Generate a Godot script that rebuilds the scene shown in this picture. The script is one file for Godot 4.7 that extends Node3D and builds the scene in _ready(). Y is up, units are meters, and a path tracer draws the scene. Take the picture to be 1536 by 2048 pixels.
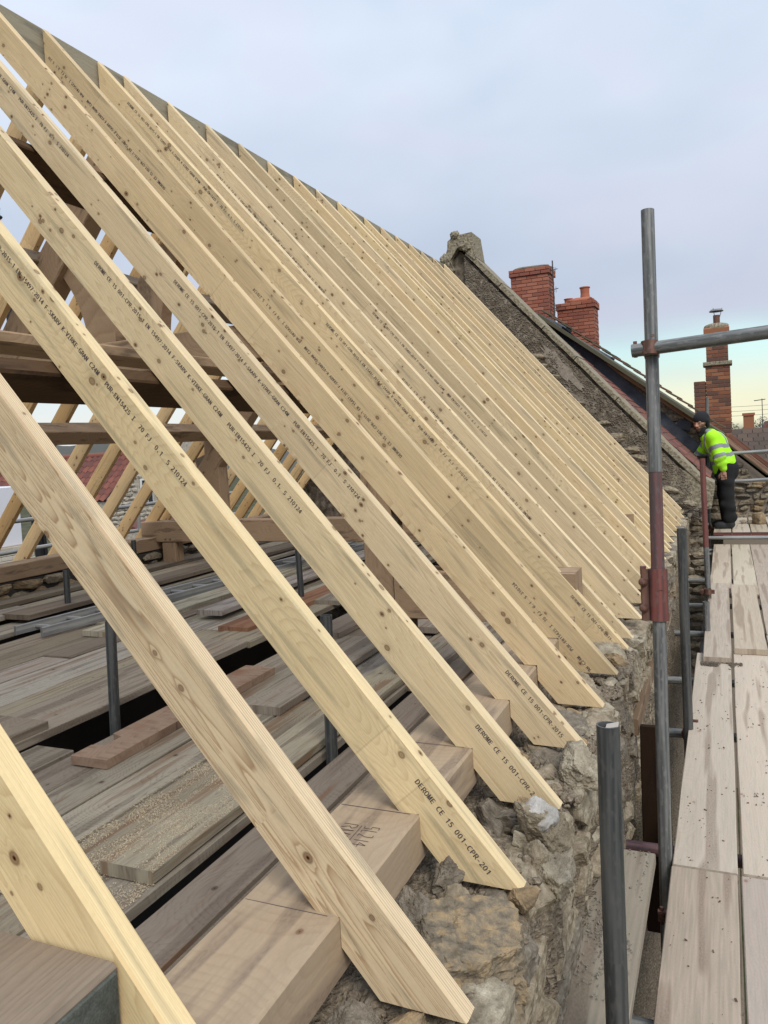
extends Node3D
# A timber roof under construction on an old stone building, seen from the scaffold along the eaves.
# Metres; x to the right (outwards), y up, -z along the building. The eye of the photographer is the origin.

const GROUND_Y := -6.2
const DECK_Y := -1.2        # top of the inner scaffold deck
const WALK_Y := -1.55       # top of the outer walkway
const RAFT_T := 0.042
const RAFT_D := 0.12
const FOOT := Vector2(-0.418, -0.955)
const RIDGE := Vector2(-3.161, 2.262)
const FEET_Z := [-0.727, -1.185, -1.585, -1.985, -2.385, -2.785, -3.185, -3.585, -3.785, -4.185, -4.585, -4.985, -5.385, -5.785, -6.185, -6.585, -6.785, -7.185, -7.585, -7.985, -8.385, -8.785, -9.185, -9.585]
const ORD := ["first", "second", "third", "fourth", "fifth", "sixth", "seventh", "eighth", "ninth", "tenth", "eleventh", "twelfth", "thirteenth", "fourteenth", "fifteenth", "sixteenth", "seventeenth", "eighteenth", "nineteenth", "twentieth", "twenty-first", "twenty-second", "twenty-third", "twenty-fourth"]

var rng := RandomNumberGenerator.new()
var taken := {}
var M := {}

# ---------------------------------------------------------------- naming and nodes
func numbered(called: String, parent: Node) -> String:
	var key := str(parent.get_instance_id()) + called
	var n: int = taken.get(key, -1) + 1
	taken[key] = n
	return called if n == 0 else "%s_%03d" % [called, n]

func tag(o: Node, label := "", category := "", group := "", kind := "") -> Node:
	if label: o.set_meta("label", label)
	if category: o.set_meta("category", category)
	if group: o.set_meta("group", group)
	if kind: o.set_meta("kind", kind)
	return o

func base(called: String, label: String, category: String, at := Vector3.ZERO, group := "") -> Node3D:
	var o := Node3D.new()
	o.name = numbered(called, self)
	add_child(o, true)
	o.position = at
	tag(o, label, category, group)
	return o

func put(called: String, mesh: Mesh, mat: Material, parent: Node, xf := Transform3D()) -> MeshInstance3D:
	var o := MeshInstance3D.new()
	o.name = numbered(called, parent)
	o.mesh = mesh
	if mat: o.material_override = mat
	parent.add_child(o, true)
	o.transform = xf
	return o

func along(a: Vector3, b: Vector3, up := Vector3.UP) -> Transform3D:
	var x := (b - a).normalized()
	var z := x.cross(up).normalized()
	var y := z.cross(x).normalized()
	return Transform3D(Basis(x, y, z), a)

# ---------------------------------------------------------------- mesh helpers (corners counter-clockwise seen from outside)
func tri(st: SurfaceTool, a: Vector3, b: Vector3, c: Vector3, ua := Vector2.ZERO, ub := Vector2.ZERO, uc := Vector2.ZERO) -> void:
	var n := (b - a).cross(c - a).normalized()
	for k in [[a, ua], [c, uc], [b, ub]]:
		st.set_normal(n); st.set_uv(k[1]); st.add_vertex(k[0])

func quad(st: SurfaceTool, a: Vector3, b: Vector3, c: Vector3, d: Vector3, ua := Vector2.ZERO, ub := Vector2.ZERO, uc := Vector2.ZERO, ud := Vector2.ZERO) -> void:
	tri(st, a, b, c, ua, ub, uc)
	tri(st, a, c, d, ua, uc, ud)

func begin() -> SurfaceTool:
	var st := SurfaceTool.new()
	st.begin(Mesh.PRIMITIVE_TRIANGLES)
	return st

# a sawn timber along +x, its section centred on the axis: height h along y, width w along z
func timber(l: float, h: float, w: float, o := {}) -> ArrayMesh:
	var c: float = o.get("ch", 0.004)
	var seg: int = o.get("seg", 1)
	var wob: float = o.get("wob", 0.0)
	var tl: float = o.get("tl", 2.4)
	var th: float = o.get("th", 0.3)
	var r := RandomNumberGenerator.new()
	r.seed = o.get("seed", 1)
	var u0: float = o.get("u0", r.randf())
	var skew0: float = o.get("skew0", 0.0)   # end cuts leaning with height
	var skew1: float = o.get("skew1", 0.0)
	var bend: float = o.get("bend", 0.0)
	var nz := FastNoiseLite.new()
	nz.seed = r.randi() % 10000
	nz.frequency = 1.0
	var hh := h / 2.0
	var ww := w / 2.0
	var ring := [Vector2(-hh + c, -ww), Vector2(hh - c, -ww), Vector2(hh, -ww + c), Vector2(hh, ww - c), Vector2(hh - c, ww), Vector2(-hh + c, ww), Vector2(-hh, ww - c), Vector2(-hh, -ww + c)]
	var rows := []
	for i in seg + 1:
		var f := float(i) / seg
		var row := []
		for k in 8:
			var p: Vector2 = ring[k]
			var x := f * l + lerpf(skew0, skew1, f) * (p.x / h + 0.5)
			var q := Vector3(x, p.x, p.y)
			if wob > 0.0:
				q.y += wob * nz.get_noise_2d(x * 1.3, p.x * 7.0 + 11.0) * 1.6 + 0.35 * wob * nz.get_noise_3d(x * 7.0, p.x * 40.0, p.y * 40.0)
				q.z += wob * nz.get_noise_2d(x * 1.1, p.y * 7.0 + 57.0) * 1.6 + 0.35 * wob * nz.get_noise_3d(x * 7.0 + 9.0, p.x * 40.0, p.y * 40.0)
			q.y += bend * (f * f - f) * 4.0
			row.append(q)
		rows.append(row)
	var st := begin()
	var vo := []
	for k in 4: vo.append(r.randf() * maxf(0.0, 1.0 - (h if k % 2 == 0 else w) / th))
	for i in seg:
		for k in 8:
			var k2 := (k + 1) % 8
			var a: Vector3 = rows[i][k]; var b: Vector3 = rows[i][k2]; var d: Vector3 = rows[i + 1][k]; var e: Vector3 = rows[i + 1][k2]
			var f: int = ((k + 1) % 8) / 2
			if k % 2 == 0: f = k / 2
			var big := f % 2 == 0
			var v1: float = vo[f] + ((ring[k].x + hh) if big else (ring[k].y + ww)) / th
			var v2: float = vo[f] + ((ring[k2].x + hh) if big else (ring[k2].y + ww)) / th
			var ua := u0 + a.x / tl + f * 0.37
			var ub := u0 + d.x / tl + f * 0.37
			quad(st, a, b, e, d, Vector2(ua, v1), Vector2(ua, v2), Vector2(ub, v2), Vector2(ub, v1))
	for s in [0, seg]:
		var row: Array = rows[s]
		var m := Vector3.ZERO
		for p in row: m += p / 8.0
		for k in 8:
			var k2 := (k + 1) % 8
			var a: Vector3 = row[k]; var b: Vector3 = row[k2]
			var e := 0.13
			var qa := Vector2(u0 + a.y * e, vo[0] + (a.z + ww) / th); var qb := Vector2(u0 + b.y * e, vo[0] + (b.z + ww) / th); var qm := Vector2(u0 + m.y * e, vo[0] + (m.z + ww) / th)
			if s == 0: tri(st, m, b, a, qm, qb, qa)
			else: tri(st, m, a, b, qm, qa, qb)
	return st.commit()

# round tube along +x, open ends with a wall
func tube(l: float, rad := 0.02415, sides := 20, wall := 0.004) -> ArrayMesh:
	var st := begin()
	var ri := rad - wall
	for k in sides:
		var a0 := TAU * k / sides
		var a1 := TAU * (k + 1) / sides
		var c0 := Vector3(0, cos(a0), sin(a0)); var c1 := Vector3(0, cos(a1), sin(a1))
		var ex := Vector3(l, 0, 0)
		var dp := Vector3(minf(l * 0.5, 0.25), 0, 0)
		var v0 := float(k) / sides; var v1 := float(k + 1) / sides
		for w in [[c0 * rad, c0, 0.0, v0], [c1 * rad + ex, c1, l, v1], [c1 * rad, c1, 0.0, v1], [c0 * rad, c0, 0.0, v0], [c0 * rad + ex, c0, l, v0], [c1 * rad + ex, c1, l, v1]]:
			st.set_normal(w[1]); st.set_uv(Vector2(w[2] / 1.5, w[3])); st.add_vertex(w[0])
		for s in [[Vector3.ZERO, dp], [ex, ex - dp]]:
			quad(st, s[0] + c0 * rad, s[0] + c0 * ri, s[0] + c1 * ri, s[0] + c1 * rad)
			quad(st, s[0] + c0 * ri, s[1] + c0 * ri, s[1] + c1 * ri, s[0] + c1 * ri)
			tri(st, s[1] + c0 * ri, s[1], s[1] + c1 * ri)
	return st.commit()

# solid of revolution about +y from (radius, height) points
func lathe(pts: Array, sides := 24) -> ArrayMesh:
	var st := begin()
	for i in pts.size() - 1:
		var p: Vector2 = pts[i]; var q: Vector2 = pts[i + 1]
		for k in sides:
			var a0 := TAU * k / sides; var a1 := TAU * (k + 1) / sides
			var d0 := Vector3(cos(a0), 0, sin(a0)); var d1 := Vector3(cos(a1), 0, sin(a1))
			var uv := Vector2(float(k) / sides, i * 0.3)
			if p.x > 0.0001: tri(st, d0 * p.x + Vector3(0, p.y, 0), d1 * q.x + Vector3(0, q.y, 0), d1 * p.x + Vector3(0, p.y, 0), uv, uv, uv)
			if q.x > 0.0001: tri(st, d0 * p.x + Vector3(0, p.y, 0), d0 * q.x + Vector3(0, q.y, 0), d1 * q.x + Vector3(0, q.y, 0), uv, uv, uv)
	return st.commit()

# a flat outline (x, y) counter-clockwise pushed back along -z by t, front at z = 0
func slab(poly: PackedVector2Array, t: float, us := 1.0) -> ArrayMesh:
	var st := begin()
	var ix := Geometry2D.triangulate_polygon(poly)
	for i in range(0, ix.size(), 3):
		var p := [poly[ix[i]], poly[ix[i + 1]], poly[ix[i + 2]]]
		if (p[1] - p[0]).cross(p[2] - p[0]) < 0.0: p = [p[0], p[2], p[1]]
		var q := []
		for v in p: q.append(Vector3(v.x, v.y, 0))
		var e := Vector3(0, 0, -t)
		tri(st, q[0], q[1], q[2], p[0] * us, p[1] * us, p[2] * us)
		tri(st, q[0] + e, q[2] + e, q[1] + e, p[0] * us, p[2] * us, p[1] * us)
	var run := 0.0
	for i in poly.size():
		var a := poly[i]; var b := poly[(i + 1) % poly.size()]
		var n := run + a.distance_to(b)
		quad(st, Vector3(a.x, a.y, 0), Vector3(a.x, a.y, -t), Vector3(b.x, b.y, -t), Vector3(b.x, b.y, 0), Vector2(run, 0) * us, Vector2(run, t) * us, Vector2(n, t) * us, Vector2(n, 0) * us)
		run = n
	return st.commit()

# an irregular stone about one unit across: a rounded cube cut by random planes and roughened
func rock(sd: int, n := 5, cuts := 7, rough := 0.05, power := 5.0) -> ArrayMesh:
	var r := RandomNumberGenerator.new()
	r.seed = sd
	var nz := FastNoiseLite.new()
	nz.seed = sd
	nz.frequency = 1.6
	nz.fractal_octaves = 5 if n > 7 else 3
	nz.fractal_gain = 0.55
	var planes := []
	for i in cuts:
		var v := Vector3(r.randfn(), r.randfn(), r.randfn()).normalized()
		planes.append([v, r.randf_range(0.34, 0.52)])
	var st := begin()
	st.set_smooth_group(-1 if n > 12 else 0)
	var dirs := [[Vector3.RIGHT, Vector3.UP, Vector3.BACK], [Vector3.LEFT, Vector3.BACK, Vector3.UP], [Vector3.UP, Vector3.BACK, Vector3.RIGHT], [Vector3.DOWN, Vector3.RIGHT, Vector3.BACK], [Vector3.BACK, Vector3.RIGHT, Vector3.UP], [Vector3.FORWARD, Vector3.UP, Vector3.RIGHT]]
	for d in dirs:
		var g := []
		for i in n + 1:
			for j in n + 1:
				var p: Vector3 = d[0] + d[1] * (2.0 * i / n - 1.0) + d[2] * (2.0 * j / n - 1.0)
				var m := pow(pow(absf(p.x), power) + pow(absf(p.y), power) + pow(absf(p.z), power), 1.0 / power)
				p = p / m * 0.5
				for q in planes:
					var e: float = p.dot(q[0]) - q[1]
					if e > 0.0: p -= q[0] * e
				p += p.normalized() * (nz.get_noise_3dv(p * 2.2) * rough * 2.0 + (nz.get_noise_3dv(p * 11.0) * rough * 0.6 if n > 7 else 0.0))
				g.append(p)
		for i in n:
			for j in n:
				var a: Vector3 = g[i * (n + 1) + j]; var b: Vector3 = g[(i + 1) * (n + 1) + j]; var c: Vector3 = g[(i + 1) * (n + 1) + j + 1]; var e: Vector3 = g[i * (n + 1) + j + 1]
				for v in [a, c, b, a, e, c]: st.add_vertex(v)
	st.generate_normals()
	return st.commit()

# height-field sheet between two edge curves: f(i, j) gives the point, nu by nv cells, front to the side of du x dv
func sheet(nu: int, nv: int, f: Callable, us := Vector2(1, 1)) -> ArrayMesh:
	var st := begin()
	st.set_smooth_group(0)
	var g := PackedVector3Array()
	for i in nu + 1:
		for j in nv + 1: g.append(f.call(float(i) / nu, float(j) / nv))
	for i in nu:
		for j in nv:
			for k in [[i, j], [i + 1, j + 1], [i + 1, j], [i, j], [i, j + 1], [i + 1, j + 1]]:
				st.set_uv(Vector2(float(k[0]) / nu, float(k[1]) / nv) * us)
				st.add_vertex(g[k[0] * (nv + 1) + k[1]])
	st.generate_normals()
	return st.commit()
# ---------------------------------------------------------------- materials
func srgb(r: float, g: float, b: float) -> Color:
	return Color(r, g, b).linear_to_srgb()

func flat(c: Color, rough := 0.8, metal := 0.0) -> StandardMaterial3D:
	var m := StandardMaterial3D.new()
	m.albedo_color = c.linear_to_srgb()
	m.roughness = rough
	m.metallic = metal
	return m

func noise_bytes(w: int, h: int, sd: int, freq: float, sx: float, oct := 4) -> PackedByteArray:
	# noise stretched along the width by sx, joining up at the ends
	var nz := FastNoiseLite.new()
	nz.seed = sd
	nz.frequency = freq
	nz.fractal_octaves = oct
	var im := nz.get_seamless_image(maxi(8, int(w / sx)), h)
	im.convert(Image.FORMAT_L8)
	im.resize(w, h, Image.INTERPOLATE_CUBIC)
	return im.get_data()

# plain-sawn board face: growth rings cut by the saw, knots, streaks and stains
func wood_image(w: int, h: int, p: Dictionary) -> Image:
	var r := RandomNumberGenerator.new()
	r.seed = p.seed
	var lm: float = p.get("len", 4.6)
	var hm: float = p.get("hgt", 0.16)
	var big := noise_bytes(w, h, p.seed + 1, 0.012, 24.0, 3)
	var fine := noise_bytes(w, h, p.seed + 2, 0.2, 22.0, 3)
	var blot := noise_bytes(w, h, p.seed + 3, 0.02, p.get("blot", 3.0), 4)
	var spk := noise_bytes(w, h, p.seed + 4, 0.35, 2.0, 2)
	var rad := PackedFloat32Array()
	rad.resize(w * h)
	var t0: float = p.get("pith", 0.3) * hm
	var h0: float = p.get("depth", 0.03)
	var amp: float = p.get("wave", 0.05)
	var hs := PackedFloat32Array()
	hs.resize(w)
	var ph := r.randf() * TAU
	for x in w:
		var a := TAU * x / w
		hs[x] = h0 * (1.0 + 0.55 * sin(a + ph) + 0.35 * sin(3.0 * a + ph * 2.3) + 0.2 * sin(7.0 * a + ph * 3.1))
	for y in h:
		var t := (float(y) / h - 0.5) * hm - t0
		var o := y * w
		for x in w:
			var tt := t + amp * (big[o + x] / 255.0 - 0.5)
			rad[o + x] = sqrt(tt * tt + hs[x] * hs[x])
	var dark := PackedFloat32Array()
	dark.resize(w * h)
	var knots: int = p.get("knots", 18)
	for k in knots:
		var kx := r.randi() % w
		var ky := r.randi() % h
		var kr := r.randf_range(0.0032, p.get("knot_size", 0.011)) * (0.6 + 0.4 * r.randf())
		var px := lm / w
		var py := hm / h
		var reach := kr * 6.0
		for y in range(maxi(0, ky - int(reach / py)), mini(h, ky + int(reach / py))):
			for x in range(maxi(0, kx - int(reach * 2.0 / px)), mini(w, kx + int(reach * 2.0 / px))):
				var dx := (x - kx) * px
				var dy := (y - ky) * py
				var d := sqrt(dx * dx * 0.55 + dy * dy)
				var i := y * w + x
				rad[i] += kr * 0.9 * exp(-d * d / (kr * kr * 5.0))
				if d < kr * 1.5:
					dark[i] = maxf(dark[i], smoothstep(kr * 1.25, kr * 0.75, d) * (0.88 + 0.12 * cos(d / kr * 9.0)) * (0.78 + 0.5 * smoothstep(0.55, 0.2, d / kr) * float(k % 3 == 0)))
				dark[i] = maxf(dark[i], 0.22 * exp(-d * d / (kr * kr * 3.0)))
	var early: Color = p.early
	var late: Color = p.late
	var knot: Color = p.get("knot", Color(0.13, 0.06, 0.025))
	var stain: Color = p.get("stain", Color(0.17, 0.16, 0.12))
	var rust: Color = p.get("rust", Color(0.2, 0.09, 0.04))
	var st_amt: float = p.get("stain_amt", 0.5)
	var st_at: float = p.get("stain_at", 0.62)
	var rust_at: float = p.get("rust_at", 2.0)
	var ringw: float = p.get("ring", 0.0042)
	var con: float = p.get("contrast", 0.5)
	var fl: float = p.get("fleck", 0.2)
	var split: int = p.get("edge_row", h)   # rows from here on show the narrow edge: straight, close grain
	var joints := []
	for k in p.get("joints", 0): joints.append([r.randf(), r.randf_range(0.9, 1.1)])
	joints.sort()
	# colours go through a small table so that the sRGB curve costs nothing per pixel
	var lut := PackedByteArray()
	lut.resize(1025)
	for i in 1025: lut[i] = int(clampf(Color(i / 1024.0, 0, 0).linear_to_srgb().r * 255.0, 0, 255))
	var out := PackedByteArray()
	out.resize(w * h * 3)
	var tone := PackedFloat32Array()
	tone.resize(w)
	for x in w:
		var s := 1.0
		for j in joints:
			if float(x) / w > j[0]: s = j[1]
			if absf(float(x) / w - j[0]) * lm < 0.0025: s *= 0.86
		tone[x] = s
	for y in h:
		var o := y * w
		for x in w:
			var i := o + x
			var g := rad[i] / ringw
			if y >= split: g = (y * hm / h + amp * 0.1 * (big[i] / 255.0)) / (ringw * 0.6)
			var f := g - floorf(g)
			var lt := f * f * f * con if f < 0.92 else con * (1.0 - f) * 10.0
			var fn := fine[i] / 255.0 - 0.5
			lt = clampf(lt + fn * fl, 0.0, 1.0)
			var k := dark[i]
			var b := blot[i] / 255.0
			var sm := clampf((b - st_at) * 5.0, 0.0, 1.0) * st_amt * (0.6 + 0.8 * (spk[i] / 255.0))
			var ru := clampf((1.0 - b - rust_at) * 5.0, 0.0, 1.0) * 0.7
			var v := tone[x] * (1.0 + 0.28 * fn + 0.16 * (b - 0.5) + 0.10 * (spk[i] / 255.0 - 0.5))
			var cr := (early.r + (late.r - early.r) * lt) * v
			var cg := (early.g + (late.g - early.g) * lt) * v
			var cb := (early.b + (late.b - early.b) * lt) * v
			cr += (stain.r - cr) * sm; cg += (stain.g - cg) * sm; cb += (stain.b - cb) * sm
			cr += (rust.r - cr) * ru; cg += (rust.g - cg) * ru; cb += (rust.b - cb) * ru
			cr += (knot.r - cr) * k; cg += (knot.g - cg) * k; cb += (knot.b - cb) * k
			out[i * 3] = lut[clampi(int(cr * 1024.0), 0, 1024)]
			out[i * 3 + 1] = lut[clampi(int(cg * 1024.0), 0, 1024)]
			out[i * 3 + 2] = lut[clampi(int(cb * 1024.0), 0, 1024)]
	return Image.create_from_data(w, h, false, Image.FORMAT_RGB8, out)

func wood_mat(im: Image, rough := 0.75, bump := 0.0) -> StandardMaterial3D:
	var m := StandardMaterial3D.new()
	m.albedo_texture = ImageTexture.create_from_image(im)
	m.roughness = rough
	m.metallic_specular = 0.3
	if bump > 0.0:
		var g: Image = im.duplicate()
		g.convert(Image.FORMAT_RGBA8)
		g.bump_map_to_normal_map(bump)
		m.normal_enabled = true
		m.normal_texture = ImageTexture.create_from_image(g)
	return m

func tinted(m: StandardMaterial3D, c: Color) -> StandardMaterial3D:
	var d: StandardMaterial3D = m.duplicate()
	d.albedo_color = c
	return d

# mottled mineral surface: noise through a colour ramp, laid on by position, with relief
func mineral(sd: int, cols: Array, freq := 0.02, scale := 1.0, relief := 0.8, kind := FastNoiseLite.TYPE_SIMPLEX_SMOOTH, size := 256) -> StandardMaterial3D:
	var nz := FastNoiseLite.new()
	nz.seed = sd
	nz.noise_type = kind
	nz.frequency = freq
	nz.fractal_octaves = 5
	nz.fractal_gain = 0.62
	var g := Gradient.new()
	var off := PackedFloat32Array()
	var cc := PackedColorArray()
	for i in cols.size():
		off.append(float(i) / (cols.size() - 1))
		cc.append((cols[i] as Color).linear_to_srgb())
	g.offsets = off
	g.colors = cc
	var im := nz.get_seamless_image(size, size)
	im.convert(Image.FORMAT_L8)
	var src := im.get_data()
	var px := PackedByteArray()
	px.resize(size * size * 3)
	var lut := []
	for i in 256: lut.append(g.sample(i / 255.0))
	var grain := RandomNumberGenerator.new()
	grain.seed = sd
	for i in size * size:
		var c: Color = lut[src[i]]
		var k := 1.0 + 0.22 * (grain.randf() - 0.5)
		px[i * 3] = clampi(int(c.r * k * 255), 0, 255); px[i * 3 + 1] = clampi(int(c.g * k * 255), 0, 255); px[i * 3 + 2] = clampi(int(c.b * k * 255), 0, 255)
	var m := StandardMaterial3D.new()
	m.albedo_texture = ImageTexture.create_from_image(Image.create_from_data(size, size, false, Image.FORMAT_RGB8, px))
	m.uv1_triplanar = true
	m.uv1_world_triplanar = true
	m.uv1_scale = Vector3.ONE * scale
	m.roughness = 0.95
	m.metallic_specular = 0.2
	if relief > 0.0:
		m.heightmap_enabled = true
		m.heightmap_texture = ImageTexture.create_from_image(im)
		m.heightmap_scale = relief
	return m

func tube_mat(sd: int, a: Color, b: Color, spots: Color, metal := 0.55) -> StandardMaterial3D:
	var w := 512
	var h := 64
	var s := noise_bytes(w, h, sd, 0.14, 26.0, 5)
	var q := noise_bytes(w, h, sd + 5, 0.14, 2.5, 4)
	var px := PackedByteArray()
	px.resize(w * h * 3)
	for i in w * h:
		var c := a.lerp(b, clampf((s[i] / 255.0 - 0.5) * 2.2 + 0.5, 0, 1)).lerp(spots, clampf((q[i] / 255.0 - 0.62) * 4.0, 0, 0.4)).linear_to_srgb()
		px[i * 3] = int(c.r * 255); px[i * 3 + 1] = int(c.g * 255); px[i * 3 + 2] = int(c.b * 255)
	var m := StandardMaterial3D.new()
	m.albedo_texture = ImageTexture.create_from_image(Image.create_from_data(w, h, false, Image.FORMAT_RGB8, px))
	m.roughness = 0.55
	m.metallic = metal
	return m

func make_materials() -> void:
	var e := Color(0.715, 0.575, 0.365)
	var l := Color(0.46, 0.30, 0.15)
	var pine := []
	for i in 5:
		var im := wood_image(2048, 160, {"seed": 40 + i * 7, "early": e * [1.03, 1.0, 1.05, 1.02, 1.04][i], "late": l, "pith": [-0.5, 0.7, -0.2, 0.9, 0.25][i], "depth": [0.045, 0.03, 0.055, 0.05, 0.035][i], "ring": 0.0046, "contrast": [0.5, 0.62, 0.45, 0.7, 0.55][i], "knots": [70, 85, 62, 78, 66][i], "knot_size": [0.011, 0.009, 0.013, 0.010, 0.011][i], "stain_at": [0.63, 0.68, 0.6, 0.66, 0.72][i], "stain_amt": 0.4, "edge_row": 122, "blot": 7.0, "joints": 2, "wave": 0.045})
		pine.append(wood_mat(im, 0.7, 0.6))
	M.pine = pine
	M.pine_bold = wood_mat(wood_image(2048, 160, {"seed": 202, "early": Color(0.68, 0.54, 0.345), "late": Color(0.25, 0.12, 0.045), "pith": -0.12, "depth": 0.034, "ring": 0.0075, "contrast": 0.85, "knots": 22, "knot_size": 0.011, "stain_at": 0.64, "stain_amt": 0.4, "edge_row": 122, "wave": 0.10}), 0.7, 0.6)
	var boards := []
	for i in 5:
		boards.append(wood_mat(wood_image(1024, 128, {"seed": 300 + i * 11, "len": 2.4, "hgt": 0.3, "early": [Color(0.34, 0.30, 0.238), Color(0.29, 0.252, 0.196), Color(0.405, 0.368, 0.302), Color(0.235, 0.197, 0.15), Color(0.31, 0.267, 0.205)][i], "late": Color(0.13, 0.092, 0.068), "knot": Color(0.07, 0.048, 0.035), "pith": -0.3 + 0.2 * i, "depth": 0.12, "ring": 0.011, "contrast": 0.45, "knots": 5, "stain": Color(0.085, 0.06, 0.045), "stain_at": 0.58, "stain_amt": 0.5, "rust_at": 0.74 if i % 2 else 0.66, "rust": Color(0.19, 0.105, 0.06), "fleck": 1.2, "blot": 14.0, "wave": 0.06}), 0.85, 1.6))
	M.boards = boards
	var pale := []
	for i in 4:
		pale.append(wood_mat(wood_image(1024, 128, {"seed": 500 + i * 13, "len": 2.0, "hgt": 0.26, "early": [Color(0.49, 0.43, 0.345), Color(0.44, 0.385, 0.308), Color(0.51, 0.452, 0.37), Color(0.40, 0.342, 0.27)][i], "late": Color(0.44, 0.34, 0.28), "knot": Color(0.30, 0.2, 0.15), "pith": -0.4 + 0.3 * i, "depth": 0.07, "ring": 0.009, "contrast": 0.45, "knots": 4, "stain": Color(0.19, 0.135, 0.1), "stain_at": 0.6, "stain_amt": 0.55, "fleck": 1.3, "blot": 20.0, "wave": 0.05}), 0.85, 1.2))
	M.pale = pale
	M.oak = wood_mat(wood_image(1024, 192, {"seed": 701, "len": 3.0, "hgt": 0.4, "early": Color(0.38, 0.262, 0.162), "late": Color(0.22, 0.138, 0.078), "pith": 0.4, "depth": 0.14, "ring": 0.013, "contrast": 0.5, "knots": 6, "knot": Color(0.07, 0.04, 0.025), "stain": Color(0.10, 0.07, 0.05), "stain_at": 0.62, "stain_amt": 0.6, "fleck": 0.5, "wave": 0.07}), 0.8, 1.2)
	M.oak_grey = wood_mat(wood_image(1024, 192, {"seed": 733, "len": 3.0, "hgt": 0.4, "early": Color(0.245, 0.188, 0.134), "late": Color(0.125, 0.09, 0.063), "pith": -0.3, "depth": 0.12, "ring": 0.012, "contrast": 0.5, "knots": 6, "knot": Color(0.05, 0.035, 0.025), "stain": Color(0.07, 0.06, 0.05), "stain_at": 0.56, "stain_amt": 0.6, "fleck": 0.6, "wave": 0.07}), 0.85, 1.4)
	M.plate = wood_mat(wood_image(1024, 192, {"seed": 777, "len": 2.6, "hgt": 0.4, "early": Color(0.385, 0.295, 0.20), "late": Color(0.27, 0.187, 0.118), "pith": 0.1, "depth": 0.2, "ring": 0.02, "contrast": 0.35, "knots": 4, "knot": Color(0.15, 0.08, 0.05), "stain": Color(0.15, 0.11, 0.085), "stain_at": 0.52, "stain_amt": 0.55, "fleck": 0.6, "blot": 6.0, "wave": 0.08}), 0.8, 1.0)
	M.ridge = wood_mat(wood_image(1024, 96, {"seed": 801, "len": 4.0, "hgt": 0.25, "early": Color(0.34, 0.30, 0.215), "late": Color(0.24, 0.2, 0.14), "pith": 0.6, "depth": 0.08, "ring": 0.008, "contrast": 0.4, "knots": 10, "stain_at": 0.58, "stain_amt": 0.6, "stain": Color(0.15, 0.14, 0.105)}), 0.8, 0.8)
	M.algae = mineral(85, [Color(0.05, 0.052, 0.045), Color(0.075, 0.078, 0.066), Color(0.10, 0.105, 0.088), Color(0.15, 0.15, 0.125)], 0.014, 2.2, 0.4)
	M.oak_shaded = tinted(M.oak, Color(0.5, 0.46, 0.42))  # darkened copy of the oak: shade on the near-slope purlins put into the colour
	M.ink = flat(Color(0.075, 0.06, 0.06), 0.7)
	M.big_stone = mineral(67, [Color(0.06, 0.05, 0.038), Color(0.115, 0.096, 0.072), Color(0.165, 0.138, 0.102), Color(0.25, 0.195, 0.125), Color(0.34, 0.235, 0.125), Color(0.36, 0.31, 0.235)], 0.014, 2.6, 0.5, FastNoiseLite.TYPE_SIMPLEX_SMOOTH, 512)
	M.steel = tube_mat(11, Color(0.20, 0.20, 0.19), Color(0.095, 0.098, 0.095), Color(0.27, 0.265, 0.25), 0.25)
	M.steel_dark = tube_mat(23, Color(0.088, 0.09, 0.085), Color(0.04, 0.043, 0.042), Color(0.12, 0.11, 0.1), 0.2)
	M.steel_light = tube_mat(29, Color(0.36, 0.36, 0.34), Color(0.2, 0.2, 0.195), Color(0.3, 0.28, 0.26), 0.3)
	M.steel_red = tube_mat(31, Color(0.15, 0.062, 0.058), Color(0.085, 0.058, 0.056), Color(0.15, 0.12, 0.11), 0.1)
	M.red_paint = tube_mat(37, Color(0.21, 0.062, 0.05), Color(0.10, 0.045, 0.04), Color(0.16, 0.11, 0.095), 0.1)
	M.maroon = tube_mat(39, Color(0.13, 0.055, 0.058), Color(0.07, 0.04, 0.045), Color(0.13, 0.11, 0.11), 0.1)
	M.rusty = tube_mat(41, Color(0.16, 0.075, 0.05), Color(0.08, 0.04, 0.03), Color(0.2, 0.13, 0.1), 0.3)
	M.stone = [
		mineral(61, [Color(0.09, 0.07, 0.047), Color(0.20, 0.163, 0.112), Color(0.31, 0.258, 0.185), Color(0.46, 0.40, 0.31)], 0.03, 2.6, 0.28),
		mineral(62, [Color(0.10, 0.08, 0.055), Color(0.22, 0.168, 0.108), Color(0.34, 0.24, 0.135), Color(0.42, 0.345, 0.24)], 0.03, 2.4, 0.28),
		mineral(63, [Color(0.065, 0.054, 0.041), Color(0.135, 0.113, 0.086), Color(0.20, 0.172, 0.134), Color(0.34, 0.305, 0.25)], 0.032, 2.8, 0.28),
		mineral(64, [Color(0.10, 0.08, 0.055), Color(0.225, 0.19, 0.137), Color(0.345, 0.298, 0.22), Color(0.50, 0.45, 0.36)], 0.03, 2.2, 0.28)]
	M.mortar = mineral(71, [Color(0.06, 0.047, 0.033), Color(0.145, 0.115, 0.082), Color(0.235, 0.193, 0.142), Color(0.48, 0.43, 0.35)], 0.05, 2.4, 0.7, FastNoiseLite.TYPE_SIMPLEX_SMOOTH, 512)
	M.earth = mineral(72, [Color(0.045, 0.037, 0.03), Color(0.10, 0.082, 0.063), Color(0.175, 0.148, 0.115), Color(0.27, 0.24, 0.2)], 0.03, 1.2, 1.2)
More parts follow.
